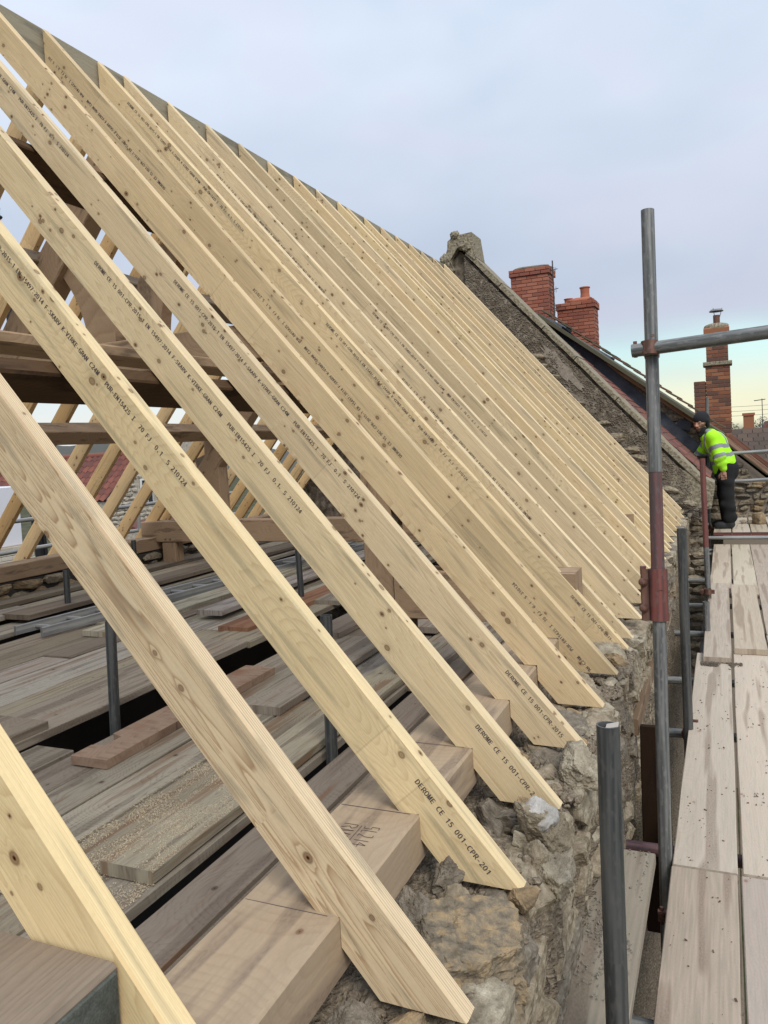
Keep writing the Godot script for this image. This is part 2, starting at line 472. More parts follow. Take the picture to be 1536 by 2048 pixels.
	M.rough_cast = mineral(73, [Color(0.055, 0.043, 0.032), Color(0.125, 0.1, 0.075), Color(0.22, 0.185, 0.14), Color(0.42, 0.37, 0.31)], 0.012, 1.0, 0.5, FastNoiseLite.TYPE_SIMPLEX_SMOOTH, 512)
	M.coping = mineral(74, [Color(0.085, 0.07, 0.047), Color(0.20, 0.172, 0.12), Color(0.31, 0.272, 0.20), Color(0.44, 0.40, 0.31)], 0.03, 1.4, 0.8, FastNoiseLite.TYPE_SIMPLEX_SMOOTH, 512)
	M.lead = mineral(75, [Color(0.045, 0.05, 0.06), Color(0.075, 0.083, 0.1), Color(0.11, 0.12, 0.14)], 0.01, 0.8, 0.4)
	M.brick = [flat(Color(0.28, 0.09, 0.055), 0.9), flat(Color(0.32, 0.11, 0.065), 0.9), flat(Color(0.235, 0.078, 0.052), 0.9), flat(Color(0.35, 0.135, 0.085), 0.9)]
	M.brick_old = [flat(Color(0.23, 0.085, 0.045), 0.95), flat(Color(0.17, 0.07, 0.042), 0.95), flat(Color(0.29, 0.12, 0.06), 0.95), flat(Color(0.12, 0.06, 0.042), 0.95)]
	M.joint = flat(Color(0.20, 0.11, 0.08), 0.95)
	M.joint_pale = flat(Color(0.28, 0.23, 0.18), 0.95)
# ---------------------------------------------------------------- camera, sky, sun
func make_view() -> void:
	var cam := Camera3D.new()
	cam.name = "camera"
	add_child(cam)
	cam.transform = Transform3D(Basis(Vector3(0.91491, -0.056007, -0.399753), Vector3(0.032223, 0.997301, -0.065978), Vector3(0.40237, 0.047482, 0.914245)), Vector3.ZERO)
	cam.projection = Camera3D.PROJECTION_FRUSTUM
	cam.near = 0.05
	cam.far = 3000.0
	cam.size = 0.05 * 2048.0 / 1572.0
	cam.frustum_offset = Vector2(0.05 * 9.3 / 1572.0, -0.05 * 54.7 / 1572.0)
	cam.current = true
	var we := WorldEnvironment.new()
	we.name = "world_environment"
	var env := Environment.new()
	env.background_mode = Environment.BG_SKY
	env.tonemap_mode = Environment.TONE_MAPPER_LINEAR
	env.tonemap_exposure = 1.55
	env.sdfgi_enabled = true
	env.ssao_enabled = true
	env.ssil_enabled = true
	var sky := Sky.new()
	var pm := PanoramaSkyMaterial.new()
	pm.panorama = sky_picture()
	sky.sky_material = pm
	env.sky = sky
	we.environment = env
	add_child(we)
	var sun := DirectionalLight3D.new()
	sun.name = "sun_behind_cloud"
	add_child(sun)
	sun.look_at_from_position(Vector3(0.72, 1.1, 0.8) * 10.0, Vector3.ZERO)
	sun.light_energy = 0.5
	sun.light_color = Color(1.0, 0.98, 0.95)
	sun.light_angular_distance = 24.0
	sun.shadow_enabled = true

# overcast air: brighter overhead, a clear turquoise to straw band low down ahead
func sky_picture() -> ImageTexture:
	var w := 720
	var h := 360
	var nz := FastNoiseLite.new()
	nz.seed = 5
	nz.frequency = 1.0
	nz.fractal_octaves = 5
	nz.fractal_gain = 0.5
	var im := Image.create(w, h, false, Image.FORMAT_RGBF)
	for y in h:
		var el := (0.5 - (y + 0.5) / h) * 180.0
		for x in w:
			var az := (x + 0.5) / w * 360.0
			if az > 180.0: az -= 360.0
			var ce := cos(deg_to_rad(el))
			var d := Vector3(sin(deg_to_rad(az)) * ce, sin(deg_to_rad(el)), -cos(deg_to_rad(az)) * ce)
			var q := Vector3(d.x, d.y * 2.6, d.z) * 1.5
			var n := nz.get_noise_3dv(q + Vector3(nz.get_noise_3dv(q * 0.7 + Vector3(3, 1, 2)), 0, 0) * 0.8)
			var n2 := nz.get_noise_3dv(q * 2.3 + Vector3(7, 3, 1))
			var t := clampf(el / 34.0, 0.0, 1.0)
			var c := Color(0.470, 0.525, 0.635).lerp(Color(0.655, 0.745, 0.875), smoothstep(0.0, 1.0, t))
			c = c * (1.0 + clampf((el - 34.0) / 56.0, 0.0, 1.0) * 0.9)
			var lift := 0.16 * n + 0.07 * n2
			c.r *= 1.0 + lift * 1.15; c.g *= 1.0 + lift * 0.95; c.b *= 1.0 + lift * 0.7
			c = c.lerp(Color(0.60, 0.60, 0.73) * (0.8 + 0.4 * t), clampf(n2 * 1.4 + 0.02, 0.0, 0.3))
			# the gap under the cloud
			var edge := 6.6 + 1.6 * n + 0.9 * n2
			var low := smoothstep(edge + 1.2, edge - 1.6, el) * smoothstep(110.0, 50.0, absf(az + 12.0))
			var glow := Color(0.86, 0.83, 0.58).lerp(Color(0.60, 0.85, 0.84), smoothstep(1.2, 6.0, el))
			glow = glow.lerp(Color(0.77, 0.80, 0.85), smoothstep(-8.0, -34.0, az) * 0.65)
			c = c.lerp(glow * (1.0 + 0.08 * n2), low * 0.92)
			if el < 0.0:
				c = c.lerp(Color(0.10, 0.095, 0.08), smoothstep(0.0, -3.0, el))
			im.set_pixel(x, y, Color(c.r * 0.74, c.g * 0.74, c.b * 0.74))
	return ImageTexture.create_from_image(im)

# ---------------------------------------------------------------- rafters
# one rafter cut as on site: level foot, bird's mouth over the plate, plumb cut at the ridge; side = 1 right slope, -1 left slope
func rafter_mesh(side: int, u0: float, flip: bool) -> ArrayMesh:
	var d2 := (RIDGE - FOOT).normalized()
	var n2 := Vector2(d2.y, -d2.x)           # outwards, up and right
	if n2.y < 0.0: n2 = -n2
	var top := RIDGE - FOOT
	var cut := RAFT_D / n2.x                 # level length of the foot
	var plumb := RAFT_D / n2.y
	var ctr := Vector2(-0.645, -0.82) - FOOT
	var k := -d2.y / d2.x                    # rise per metre inwards
	var under := func(x: float) -> float: return (-x - cut) * k
	var poly := [Vector2.ZERO, top, top - Vector2(0, plumb), Vector2(-(ctr.y / k) - cut, ctr.y), ctr, Vector2(ctr.x, under.call(ctr.x)), Vector2(-cut, 0)]
	var c := 0.0035
	var uv := func(p: Vector2) -> Vector2:
		var s := p.dot(d2)
		var t := -p.dot(n2)
		return Vector2(u0 + (s if not flip else 4.4 - s) / 4.6, (t / RAFT_D if not flip else 1.0 - t / RAFT_D) * 0.75 + 0.004)
	var pin := PackedVector2Array()
	for i in poly.size():
		var p: Vector2 = poly[i]
		if i < 2: p -= n2 * c
		pin.append(p)
	var st := begin()
	var ix := Geometry2D.triangulate_polygon(pin)
	var sx := Vector3(side, 1, 1)
	var put3 := func(p: Vector2, z: float) -> Vector3: return Vector3(p.x * side, p.y, z)
	for i in range(0, ix.size(), 3):
		var a := pin[ix[i]]; var b := pin[ix[i + 1]]; var e := pin[ix[i + 2]]
		if ((b - a).cross(e - a) < 0.0) != (side < 0):
			var s := b; b = e; e = s
		tri(st, put3.call(a, 0.0), put3.call(b, 0.0), put3.call(e, 0.0), uv.call(a), uv.call(b), uv.call(e))
		tri(st, put3.call(a, -RAFT_T), put3.call(e, -RAFT_T), put3.call(b, -RAFT_T), uv.call(a), uv.call(e), uv.call(b))
	for i in poly.size():
		var j := (i + 1) % poly.size()
		var a: Vector2 = poly[i]; var b: Vector2 = poly[j]
		var ia := pin[i]; var ib := pin[j]
		var za := -c if i == 0 else 0.0
		var s0 := a.dot(d2) / 4.6 + u0 + 0.31; var s1 := b.dot(d2) / 4.6 + u0 + 0.31
		if i in [2, 3, 4, 5, 6, 1]: # cut ends and seats take short stretches of grain
			if absf(s1 - s0) < 0.03: s1 = s0 + 0.02
		var ru := [Vector2(s0, 0.985), Vector2(s0, 0.79), Vector2(s1, 0.79), Vector2(s1, 0.985)]
		var z0 := -c if i == 0 else 0.0
		var pts := [put3.call(a if i == 0 else ia, z0), put3.call(a if i == 0 else ia, -RAFT_T - z0), put3.call(b if i == 0 else ib, -RAFT_T - z0), put3.call(b if i == 0 else ib, z0)]
		if side > 0: quad(st, pts[0], pts[1], pts[2], pts[3], ru[0], ru[1], ru[2], ru[3])
		else: quad(st, pts[3], pts[2], pts[1], pts[0], ru[3], ru[2], ru[1], ru[0])
		if i == 0:
			for z in [[0.0, -c], [-RAFT_T, -RAFT_T + c]]:
				var q := [put3.call(ia, z[0]), put3.call(a, z[1]), put3.call(b, z[1]), put3.call(ib, z[0])]
				if (side > 0) == (z[0] == 0.0): quad(st, q[0], q[1], q[2], q[3], ru[0], ru[0], ru[3], ru[3])
				else: quad(st, q[3], q[2], q[1], q[0], ru[3], ru[3], ru[0], ru[0])
	return st.commit()

var stamp_font: SystemFont
func stamp(parent: Node3D, start: float, t: float, turned: bool, from_char := 0) -> void:
	# the grader's print, letters about 14 mm high, reading down the slope (or up, where the timber was turned)
	var words := "DEROME CE 15 001-CPR-2015-1 EN 15497:2014 F-SKARV K-VIRKE-GRAN C24M   PUR-EN15425 I  70 FJ  0.1  S 210124"
	var pitch := 0.01024
	if from_char: words = words.substr(from_char)
	start += (from_char * pitch) * (1.0 if turned else -1.0)
	if turned and start > 3.0 or not turned and start < 1.0: words = words.substr(0, clampi(int(((4.10 - start) if turned else (start - 0.06)) / pitch), 0, words.length()))
	var key := "stamp" + words
	if not M.has(key):
		var tm := TextMesh.new()
		tm.font = stamp_font
		tm.font_size = 20
		tm.depth = 0.0
		tm.pixel_size = 0.001
		tm.text = words
		tm.horizontal_alignment = HORIZONTAL_ALIGNMENT_LEFT
		tm.vertical_alignment = VERTICAL_ALIGNMENT_CENTER
		var twice := begin()
		for q in [Vector3.ZERO, Vector3(0.0009, 0.0003, 0.0002)]: twice.append_from(tm, 0, Transform3D(Basis(), q))
		M[key] = twice.commit()
	var d2 := (FOOT - RIDGE).normalized()
	var n2 := Vector2(-d2.y, d2.x)
	var k := 1.075 / (105.0 * 0.001 * 20.0 * 0.6)
	if turned:
		d2 = -d2; n2 = -n2
	var p := (RIDGE - FOOT).normalized() * start + Vector2(absf(n2.x), absf(n2.y)) * t
	var b := Basis(Vector3(d2.x, d2.y, 0) * k, Vector3(n2.x, n2.y, 0) * k * 0.98, Vector3.BACK)
	put("printed_text", M[key], M.ink, parent, Transform3D(b, Vector3(p.x, p.y, 0.0007)))

func make_rafters() -> void:
	stamp_font = SystemFont.new()
	stamp_font.font_names = PackedStringArray(["Droid Sans Mono"])
	var looks := {0: "yellow-edged pine rafter in the lower left corner, first of the near slope",
		1: "pine rafter with bold brown wavy grain, second of the near slope from the camera"}
	for i in FEET_Z.size():
		var flip: bool = i in [6, 8, 9, 11, 14, 18]
		var mat: StandardMaterial3D = M.pine_bold if i == 1 else M.pine[[0, 0, 2, 0, 3, 4, 1, 2, 4, 0, 3, 1, 2, 4, 0, 3, 1, 2, 0, 4, 3, 1, 2, 0][i]]
		var tint := Color(1, 1, 1)
		if i != 1:
			tint = Color.from_hsv(0.118 + rng.randf_range(-0.015, 0.03), rng.randf_range(0.0, 0.07), rng.randf_range(0.94, 1.0))
		if i == 0: tint = Color(1.0, 0.985, 0.92)
		var o := put("rafter", rafter_mesh(1, rng.randf(), flip), tinted(mat, tint), self)
		o.position = Vector3(FOOT.x + rng.randf_range(-0.004, 0.004), FOOT.y + rng.randf_range(-0.002, 0.002), FEET_Z[i])
		o.rotation = Vector3(rng.randf_range(-0.0008, 0.0008), rng.randf_range(-0.0016, 0.0016), rng.randf_range(-0.0008, 0.0008))
		var lab: String = looks.get(i, "pale pine rafter of the near slope, %s in line from the camera" % ORD[i])
		if i == 8: lab = "pine rafter doubled against the eighth of the near slope, ninth from the camera"
		if i == 16: lab = "pine rafter doubled against the sixteenth of the near slope, seventeenth from the camera"
		if i == 23: lab = "last pine rafter of the near slope, beside the rendered gable"
		tag(o, lab, "rafter", "rafters of the near roof slope")
		match i:
			2: stamp(o, 2.27, -0.033, false); stamp(o, 0.31, -0.036, false)
			3: stamp(o, 2.13, -0.033, false); stamp(o, 0.29, -0.033, false)
			4: stamp(o, 2.135, -0.031, false); stamp(o, 0.325, -0.03, false); stamp(o, 3.92, -0.031, false)
			3: pass
			6: stamp(o, 1.255, -0.076, true); stamp(o, 3.05, -0.078, true); stamp(o, -0.54, -0.074, true, 60)
			7: stamp(o, 2.12, -0.031, false); stamp(o, 0.33, -0.031, false); stamp(o, 3.9, -0.031, false)
			8: stamp(o, 0.1, -0.08, true, 2); stamp(o, 1.9, -0.08, true)
			9: stamp(o, 0.75, -0.08, true); stamp(o, 2.54, -0.08, true)
			10: stamp(o, 2.4, -0.034, false)
	for i in range(5, FEET_Z.size()):
		var mat: StandardMaterial3D = M.pine[(i * 3 + 1) % 5]
		var o := put("rafter", rafter_mesh(-1, rng.randf(), i % 3 == 0), tinted(mat, Color.from_hsv(0.1, rng.randf_range(0.12, 0.24), rng.randf_range(0.92, 1.0))), self)
		o.position = Vector3(2.0 * -3.19 - FOOT.x, FOOT.y, FEET_Z[i] - 0.085)
		tag(o, "yellowish pine rafter of the far slope seen from within, paired with the %s near rafter" % ORD[i], "rafter", "rafters of the far roof slope")
	# ridge board between the two slopes
	var rb := put("ridge_board", timber(9.4, 0.215, 0.03, {"ch": 0.003, "seg": 12, "tl": 4.0, "th": 0.25, "seed": 4}), M.ridge, self, along(Vector3(-3.1915, 2.166, -0.5), Vector3(-3.1915, 2.166, -9.9)))
	tag(rb, "grey-green ridge board along the top of the rafters", "ridge board")

# ---------------------------------------------------------------- old oak frame
func member(called: String, a: Vector3, b: Vector3, up: Vector3, h: float, w: float, mat: Material, parent: Node, o := {}) -> MeshInstance3D:
	var q := {"ch": 0.006, "seg": maxi(4, int(a.distance_to(b) / 0.25)), "wob": 0.006, "tl": 3.0, "th": 0.4, "seed": rng.randi() % 9999}
	q.merge(o, true)
	return put(called, timber(a.distance_to(b), h, w, q), mat, parent, along(a, b, up))

func truss(z: float, full_tie: bool, label: String) -> void:
	var t := base("roof_truss", label, "roof truss", Vector3(-3.18, 0, z), "old oak trusses")
	var up := Vector3.UP
	for s in [1, -1]:
		# principal rafter, inside the purlins
		member("principal_rafter", Vector3(2.065 * s, -0.64, 0), Vector3(0.03 * s, 1.75, 0), Vector3(s * 0.75, 0.66, 0), 0.2, 0.15, M.oak, t)
		member("queen_post", Vector3(1.565 * s, -0.87 if not full_tie else -0.64, -0.005), Vector3(1.565 * s, 0.30, -0.005), Vector3(1, 0, 0), 0.16, 0.16, M.oak, t)
		if not full_tie:
			member("hammer_beam", Vector3(1.46 * s + 0.19 * s, -0.74, 0), Vector3(2.545 * s, -0.74, 0), up, 0.24, 0.18, M.oak, t)
			member("brace", Vector3(1.66 * s, -0.86, 0.01), Vector3(1.66 * s, -1.24, 0.01), Vector3(1, 0, 0), 0.11, 0.09, M.oak_grey, t)
		member("strut", Vector3(1.60 * s, -0.38, 0.012), Vector3(1.73 * s, 0.0, 0.012), Vector3(s, -0.5, 0), 0.14, 0.08, M.oak_grey, t)
		# curved strut from collar to principal
		var arch := begin()
		var pts := PackedVector2Array()
		for i in 9:
			var f := i / 8.0
			pts.append(Vector2(-0.06 - 0.24 * f * f + 0.03 * f, 0.70 + 0.52 * f))
		for i in 9:
			var f := 1.0 - i / 8.0
			pts.append(Vector2(-0.27 - 0.20 * f * f, 0.70 + 0.48 * f))
		if s > 0:
			var m := PackedVector2Array()
			for p in pts: m.append(Vector2(-p.x, p.y))
			m.reverse()
			pts = m
		put("arched_strut", slab(pts, 0.09, 0.35), M.oak, t, Transform3D(Basis(), Vector3(0, 0, 0.03)))
	if full_tie:
		member("tie_beam", Vector3(-2.5, -0.755, 0), Vector3(2.5, -0.755, 0), up, 0.22, 0.19, M.oak, t, {"seg": 20})
		for s in [1, -1]:
			member("padstone_post", Vector3(2.16 * s, -0.87, 0.02), Vector3(2.16 * s, -1.22, 0.02), Vector3(1, 0, 0), 0.17, 0.14, M.oak, t)
			for k in 2: put("peg", lathe([Vector2(0, 0.012), Vector2(0.011, 0.008), Vector2(0.012, -0.02)], 8), M.oak_grey, t, Transform3D(Basis(Vector3.RIGHT, PI / 2), Vector3((2.13 + k * 0.06) * s, -0.83, 0.1)))
	member("collar", Vector3(-1.1, 0.605, -0.01), Vector3(1.1, 0.605, -0.01), up, 0.19, 0.14, M.oak, t)

func make_frame() -> void:
	truss(-3.68, false, "old oak truss with hammer beams, nearer to the camera, at the doubled rafters")
	truss(-6.68, true, "old oak truss with a full tie beam, farther from the camera")
	# purlins: right slope (seen on their lower sides) and left slope (seen on their upper sides)
	var d2 := (FOOT - RIDGE).normalized()
	var n2 := Vector2(-d2.y, d2.x)
	for q in [[Vector2(-2.478, 1.270), 0.05, 0.175, "upper purlin of the near slope, its dark underside seen between the rafters", M.oak_shaded], [Vector2(-1.618, 0.258), 0.055, 0.112, "lower purlin of the near slope, level with the eye", M.oak_shaded]]:
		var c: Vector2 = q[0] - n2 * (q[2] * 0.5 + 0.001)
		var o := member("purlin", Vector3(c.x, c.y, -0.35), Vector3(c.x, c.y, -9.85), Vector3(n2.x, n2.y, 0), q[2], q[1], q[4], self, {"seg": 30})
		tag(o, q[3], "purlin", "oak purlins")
	for q in [[Vector2(-3.853, 1.33), 0.15, 0.14, "upper purlin of the far slope with a weathered grey top", M.oak_grey], [Vector2(-4.70, 0.33), 0.125, 0.125, "lower purlin of the far slope, a squared beam crossing below eye level", M.oak]]:
		var dn := Vector2(-d2.x, d2.y)
		var nn := Vector2(n2.x, -n2.y)   # inwards, down and right
		var c: Vector2 = q[0] + dn * q[1] * 0.5 + nn * (q[2] * 0.5 + 0.001)
		var o := member("purlin", Vector3(c.x, c.y, -1.2), Vector3(c.x, c.y, -9.85), Vector3(-nn.x, -nn.y, 0), q[2], q[1], q[4], self, {"seg": 30})
		tag(o, q[3], "purlin", "oak purlins")
	var bd := member("binder", Vector3(-2.42, 0.462, -1.0), Vector3(-2.42, 0.462, -9.8), Vector3.UP, 0.045, 0.24, M.oak, self, {"seg": 24, "wob": 0.004})
	tag(bd, "flat brown plank running below the collars of both trusses", "plank")
	# wall plates
	var pl := member("wall_plate", Vector3(-0.745, -0.875, -0.83), Vector3(-0.745, -0.875, -9.75), Vector3.UP, 0.11, 0.2, M.plate, self, {"seg": 40, "wob": 0.003, "tl": 2.6})
	tag(pl, "sawn oak wall plate on the near wall with the rafter feet notched over it", "wall plate")
	var pr := member("wall_plate", Vector3(-5.60, -0.88, -2.2), Vector3(-5.60, -0.88, -9.75), Vector3.UP, 0.13, 0.22, M.oak, self, {"seg": 40, "wob": 0.004})
	tag(pr, "oak wall plate on the far wall under the feet of the far rafters", "wall plate")
	var bl := member("oak_block", Vector3(-0.86, -0.80, -0.25), Vector3(-0.86, -0.80, -0.722), Vector3.UP, 0.36, 0.30, M.oak_grey, self, {"seg": 4, "wob": 0.002})
	put("stained_side", timber(0.465, 0.345, 0.006, {"ch": 0.002, "seg": 2}), M.algae, bl, bl.transform.affine_inverse() * along(Vector3(-0.709, -0.80, -0.252), Vector3(-0.709, -0.80, -0.718)))
	tag(bl, "short dark oak block in the lower left corner with a greenish side", "timber block")
	# pencil marks of the carpenter on the plate
	put("pencil_note", pencil(), flat(Color(0.09, 0.065, 0.05)), pl, pl.transform.affine_inverse() * Transform3D(Basis(), Vector3(-0.745, -0.8172, -1.42)))
	for z in [-1.19, -1.59, -1.99]:
		put("pencil_line", timber(0.17, 0.0006, 0.0016, {"ch": 0.0001}), M.ink, pl, pl.transform.affine_inverse() * Transform3D(Basis(), Vector3(-0.835, -0.8178, z + 0.012)))

# hand-written figures, strokes 1.5 mm wide
func pencil() -> ArrayMesh:
	var st := begin()
	var strokes := [[0, 0, 0, 4, 1, 4, 2, 3, 1, 2, 2, 0], [3, 0, 3, 4, 4, 0, 5, 4, 5, 0], [6, 4, 6, 0, 7, 0, 7, 4], [8, 0, 9, 0.5, 9, 2, 8, 2, 8, 4, 9, 4], [10, 0, 11, 4, 12, 0], [13, 0, 13, 4, 14, 4, 14, 0, 13, 0], [15, 4, 16, 4, 15, 0], [17, 0, 17, 4, 18, 0, 18, 4], [19, 0, 19, 4, 20, 4, 20, 0, 19, 0], [0, 6, 1, 6, 1, 8, 0, 8, 0, 10, 1, 10], [2, 10, 2, 6, 3, 6], [4, 10, 5, 10, 5, 8, 4, 6, 5, 6], [7, 6, 7, 10], [9, 6, 9, 10, 8, 8, 10, 8], [12, 9, 13, 10, 13, 8, 12, 6, 13, 6], [0, 5, 14, 5.2]]
	for s in strokes:
		for i in range(0, s.size() - 2, 2):
			var a := Vector2(s[i], s[i + 1]); var b := Vector2(s[i + 2], s[i + 3])
			var k := 0.0085
			var p := Vector3(-(a.y - 5.0) * k * -1.0, 0, (a.x - 9.0) * k); var q := Vector3((b.y - 5.0) * k, 0, (b.x - 9.0) * k)
			var e := (q - p).normalized().cross(Vector3.UP) * 0.0009
			quad(st, p + e, q + e, q - e, p - e)
	return st.commit()
# ---------------------------------------------------------------- scaffold boards
func board(x0: float, x1: float, z0: float, z1: float, top: float, mat: StandardMaterial3D, label: String, group: String, o := {}) -> MeshInstance3D:
	# a board lying along -z from z0 to z1, its top at «top»
	var w := x1 - x0
	var h: float = o.get("thick", 0.038)
	var l := absf(z1 - z0)
	var rise: float = o.get("rise", 0.0)   # far end higher
	var drift: float = o.get("drift", 0.0)
	var q := {"ch": 0.003, "seg": maxi(2, int(l / 0.3)), "wob": 0.0028, "tl": 2.4, "th": 0.3, "seed": rng.randi() % 9999, "bend": rng.randf_range(-0.004, 0.004)}
	var a := Vector3((x0 + x1) / 2, top - h / 2, z0)
	var b := Vector3((x0 + x1) / 2 + drift, top - h / 2 + rise, z1)
	var v := rng.randf_range(0.88, 1.1)
	var tm: StandardMaterial3D = mat if o.has("keep") else tinted(mat, Color(minf(1, v), minf(1, v) * rng.randf_range(0.98, 1.0), minf(1, v) * rng.randf_range(0.95, 1.0)))
	var r := put(o.get("name", "scaffold_board"), timber(l, h, w - 0.008, q), tm, self, along(a, b))
	if label: tag(r, label, o.get("cat", "scaffold board"), group)
	return r

func make_inner_deck() -> void:
	var g := "boards of the deck inside the roof"
	# x edges of the rows, from the far wall to the near one; front and back boards of each row meet at different places
	var rows := [[-5.46, -5.22, -1.08, "against the far wall"], [-5.21, -4.97, -1.10, "second from the far wall"], [-4.965, -4.68, -1.16, "third from the far wall, beside the ladder"], [-4.58, -4.345, -1.2, "under the ladder"], [-4.338, -3.99, -1.2, "right of the ladder"],
		[-3.985, -3.755, -1.2, "two rows right of the ladder"], [-3.745, -3.385, -1.2, "three rows right of the ladder"], [-3.375, -3.175, -1.2, "four rows right of the ladder"], [-3.165, -2.79, -1.175, "along the left of the dark gap"],
		[-2.52, -2.325, -1.2, "along the right of the dark gap"], [-2.318, -2.125, -1.2, "with the notched offcut on it"], [-2.118, -1.922, -1.2, "with the rust stain"], [-1.914, -1.71, -1.2, "strewn with sawdust"], [-1.706, -1.498, -1.2, "under the raised sawdust board"],
		[-1.43, -1.255, -1.2, "right of the open slot"], [-1.248, -1.03, -1.2, "beside the wall plate"]]
	var lens := [3.1, 3.9, 2.6, 3.5, 4.2, 3.0, 3.7]
	for i in rows.size():
		var r: Array = rows[i]
		var z := -0.25 - 0.37 * float((i * 5) % 4)
		var k := 0
		while z > -9.5:
			var z1 := maxf(z - float(lens[(i + k * 3) % 7]), -9.7)
			if z1 < -8.9: z1 = -9.7
			var lift := 0.0 if k == 0 else rng.randf_range(-0.012, 0.012)
			var where: String = ["near", "middle", "far", "farthest"][mini(k, 3)]
			var jx := 0.0 if k == 0 else rng.randf_range(-0.02, 0.02)
			board(r[0] + jx, r[1] + jx, z, z1 + 0.004, r[2] + lift, M.boards[(i * 2 + k * 3) % 5], "%s grey-brown deck board %s" % [where, r[3]], g)
			z = z1
			k += 1
	# boards that lie on top of others
	var t := "loose boards on the inner deck"
	board(-1.712, -1.508, -1.70, -4.3, -1.16, M.boards[0], "thick raised board with a sawn end, covered in sawdust", t)
	board(-2.085, -1.89, -3.03, -5.9, -1.16, M.boards[1], "raised board with a rust-brown edge ending behind the third rafter", t)
	board(-3.165, -2.80, -0.2, -2.55, -1.136, M.boards[3], "brown raised board along the left edge of the dark gap", t)
	board(-3.20, -2.95, -4.40, -6.9, -1.155, tinted(M.boards[1], Color(1.0, 0.80, 0.70)), "reddish raised board end seen between the second and third rafters", t, {"drift": 0.05, "keep": true})
	board(-3.63, -3.40, -4.74, -8.2, -1.13, M.boards[2], "pale raised board with clipped corners seen beyond the second rafter", t, {"drift": -0.1})
	board(-4.13, -3.87, -4.1, -7.9, -1.155, M.boards[2], "long pale board laid over the deck right of the ladder", t, {"drift": 0.05})
	board(-5.0, -4.72, -4.2, -8.4, -1.09, M.boards[3], "brown board laid over the deck left of the ladder", t, {"rise": -0.03})
	board(-2.95, -2.72, -5.3, -8.8, -1.15, M.boards[1], "long raised board running under the far truss", t, {"drift": -0.22})
	board(-3.3, -3.1, -6.9, -9.3, -1.13, M.boards[0], "farthest loose board on the deck, beyond the far truss", t, {"drift": -0.3})
	board(-2.5, -2.27, -4.4, -7.6, -1.16, M.boards[3], "dark raised board to the right of the short pole", t, {"drift": 0.1})
	board(-1.9, -1.68, -4.6, -7.4, -1.15, M.boards[4], "brown board half hidden behind the fifth rafter", t, {"drift": 0.05})
	board(-1.62, -1.40, -3.95, -5.2, -1.165, M.boards[4], "short dark board lying behind the fourth rafter", t)
	board(-2.785, -2.565, -0.3, -2.46, -1.212, M.boards[1], "low board tucked along the left of the dark gap, ending at the pole", t)
	# the notched offcut
	var notch := PackedVector2Array([Vector2(0, 0), Vector2(0.185, 0), Vector2(0.185, 1.3), Vector2(0, 1.3), Vector2(0, 0.245), Vector2(0.062, 0.225), Vector2(0.062, 0.13), Vector2(0.0, 0.115)])
	var nb := put("notched_offcut", slab(notch, 0.036, 0.8), tinted(M.boards[1], Color(1.0, 0.9, 0.85)), self, Transform3D(Basis(Vector3(1, 0, 0), Vector3(-0.02, 0, -1), Vector3(0, 1, 0)), Vector3(-2.425, -1.158, -2.305)))
	tag(nb, "short board offcut with a square notch, lying beside the dark gap", "board offcut")
	# ladder lying flat
	var ld := base("ladder", "aluminium ladder lying flat on the deck near the far wall", "ladder", Vector3(-4.39, -1.155, -4.0))
	var dirz := Vector3(0.11, 0.0, -1.0).normalized()
	for s in [0.0, 1.0]:
		var off := Vector3(-0.255 * s, 0, 0)
		put("stile", timber(4.6, 0.066, 0.026, {"ch": 0.003, "tl": 2.0}), M.steel_light, ld, along(off, off + dirz * 4.6))
	for k in 17:
		var p := dirz * (0.16 + 0.27 * k)
		put("rung", tube(0.255, 0.014, 10, 0.002), M.steel_light, ld, along(p, p + Vector3(-0.255, 0, 0)))
	# sawdust
	scatter("sawdust", "pale sawdust and shavings strewn over the deck boards", 11000, Vector3(-1.72, -1.158, -2.0), Vector3(0.42, 0, 0.95), -1.158, [0.0008, 0.0026], flat(Color(0.5, 0.41, 0.28)), 71, true)

func scatter(called: String, label: String, n: int, c: Vector3, span: Vector3, _y: float, size: Array, mat: Material, sd: int, saw := false, lumps := false) -> void:
	var r := RandomNumberGenerator.new()
	r.seed = sd
	var nz := FastNoiseLite.new()
	nz.seed = sd
	nz.frequency = 3.2
	nz.fractal_octaves = 3
	var mm := MultiMesh.new()
	mm.transform_format = MultiMesh.TRANSFORM_3D
	var bm := BoxMesh.new()
	bm.size = Vector3(1.5, 0.4, 0.8)
	mm.mesh = rock(5, 3, 5, 0.05, 4.0) if lumps else bm
	var xs := []
	var guard := 0
	while xs.size() < n and guard < n * 30:
		guard += 1
		var p := c + Vector3(r.randf_range(-0.5, 0.5) * span.x, 0, r.randf_range(-0.5, 0.5) * span.z)
		var dens := nz.get_noise_2d(p.x * 2.0, p.z) * 1.6 + 0.25
		if saw:
			if p.x > -1.505: continue
			if p.x > -1.707 and p.z > -1.705: p.y = -1.198
			elif p.x < -1.715: p.y = -1.198
			else: p.y = -1.158
			dens += 0.35 - absf(p.z + 1.85) * 0.55
			if p.x < -1.715: dens += 0.15
		if r.randf() > dens: continue
		var s: float = lerpf(size[0], size[1], pow(r.randf(), 2.2 if lumps else 1.0))
		var b := Basis.from_euler(Vector3(r.randf() * TAU, r.randf() * TAU, r.randf() * TAU)).scaled(Vector3(s, s, s) * r.randf_range(0.6, 1.7))
		xs.append(Transform3D(b, p + Vector3(0, s * 0.25, 0)))
	mm.instance_count = xs.size()
	for i in xs.size(): mm.set_instance_transform(i, xs[i])
	var o := MultiMeshInstance3D.new()
	o.name = numbered(called, self)
	o.multimesh = mm
	o.material_override = mat
	add_child(o, true)
	tag(o, label, called, "", "stuff")

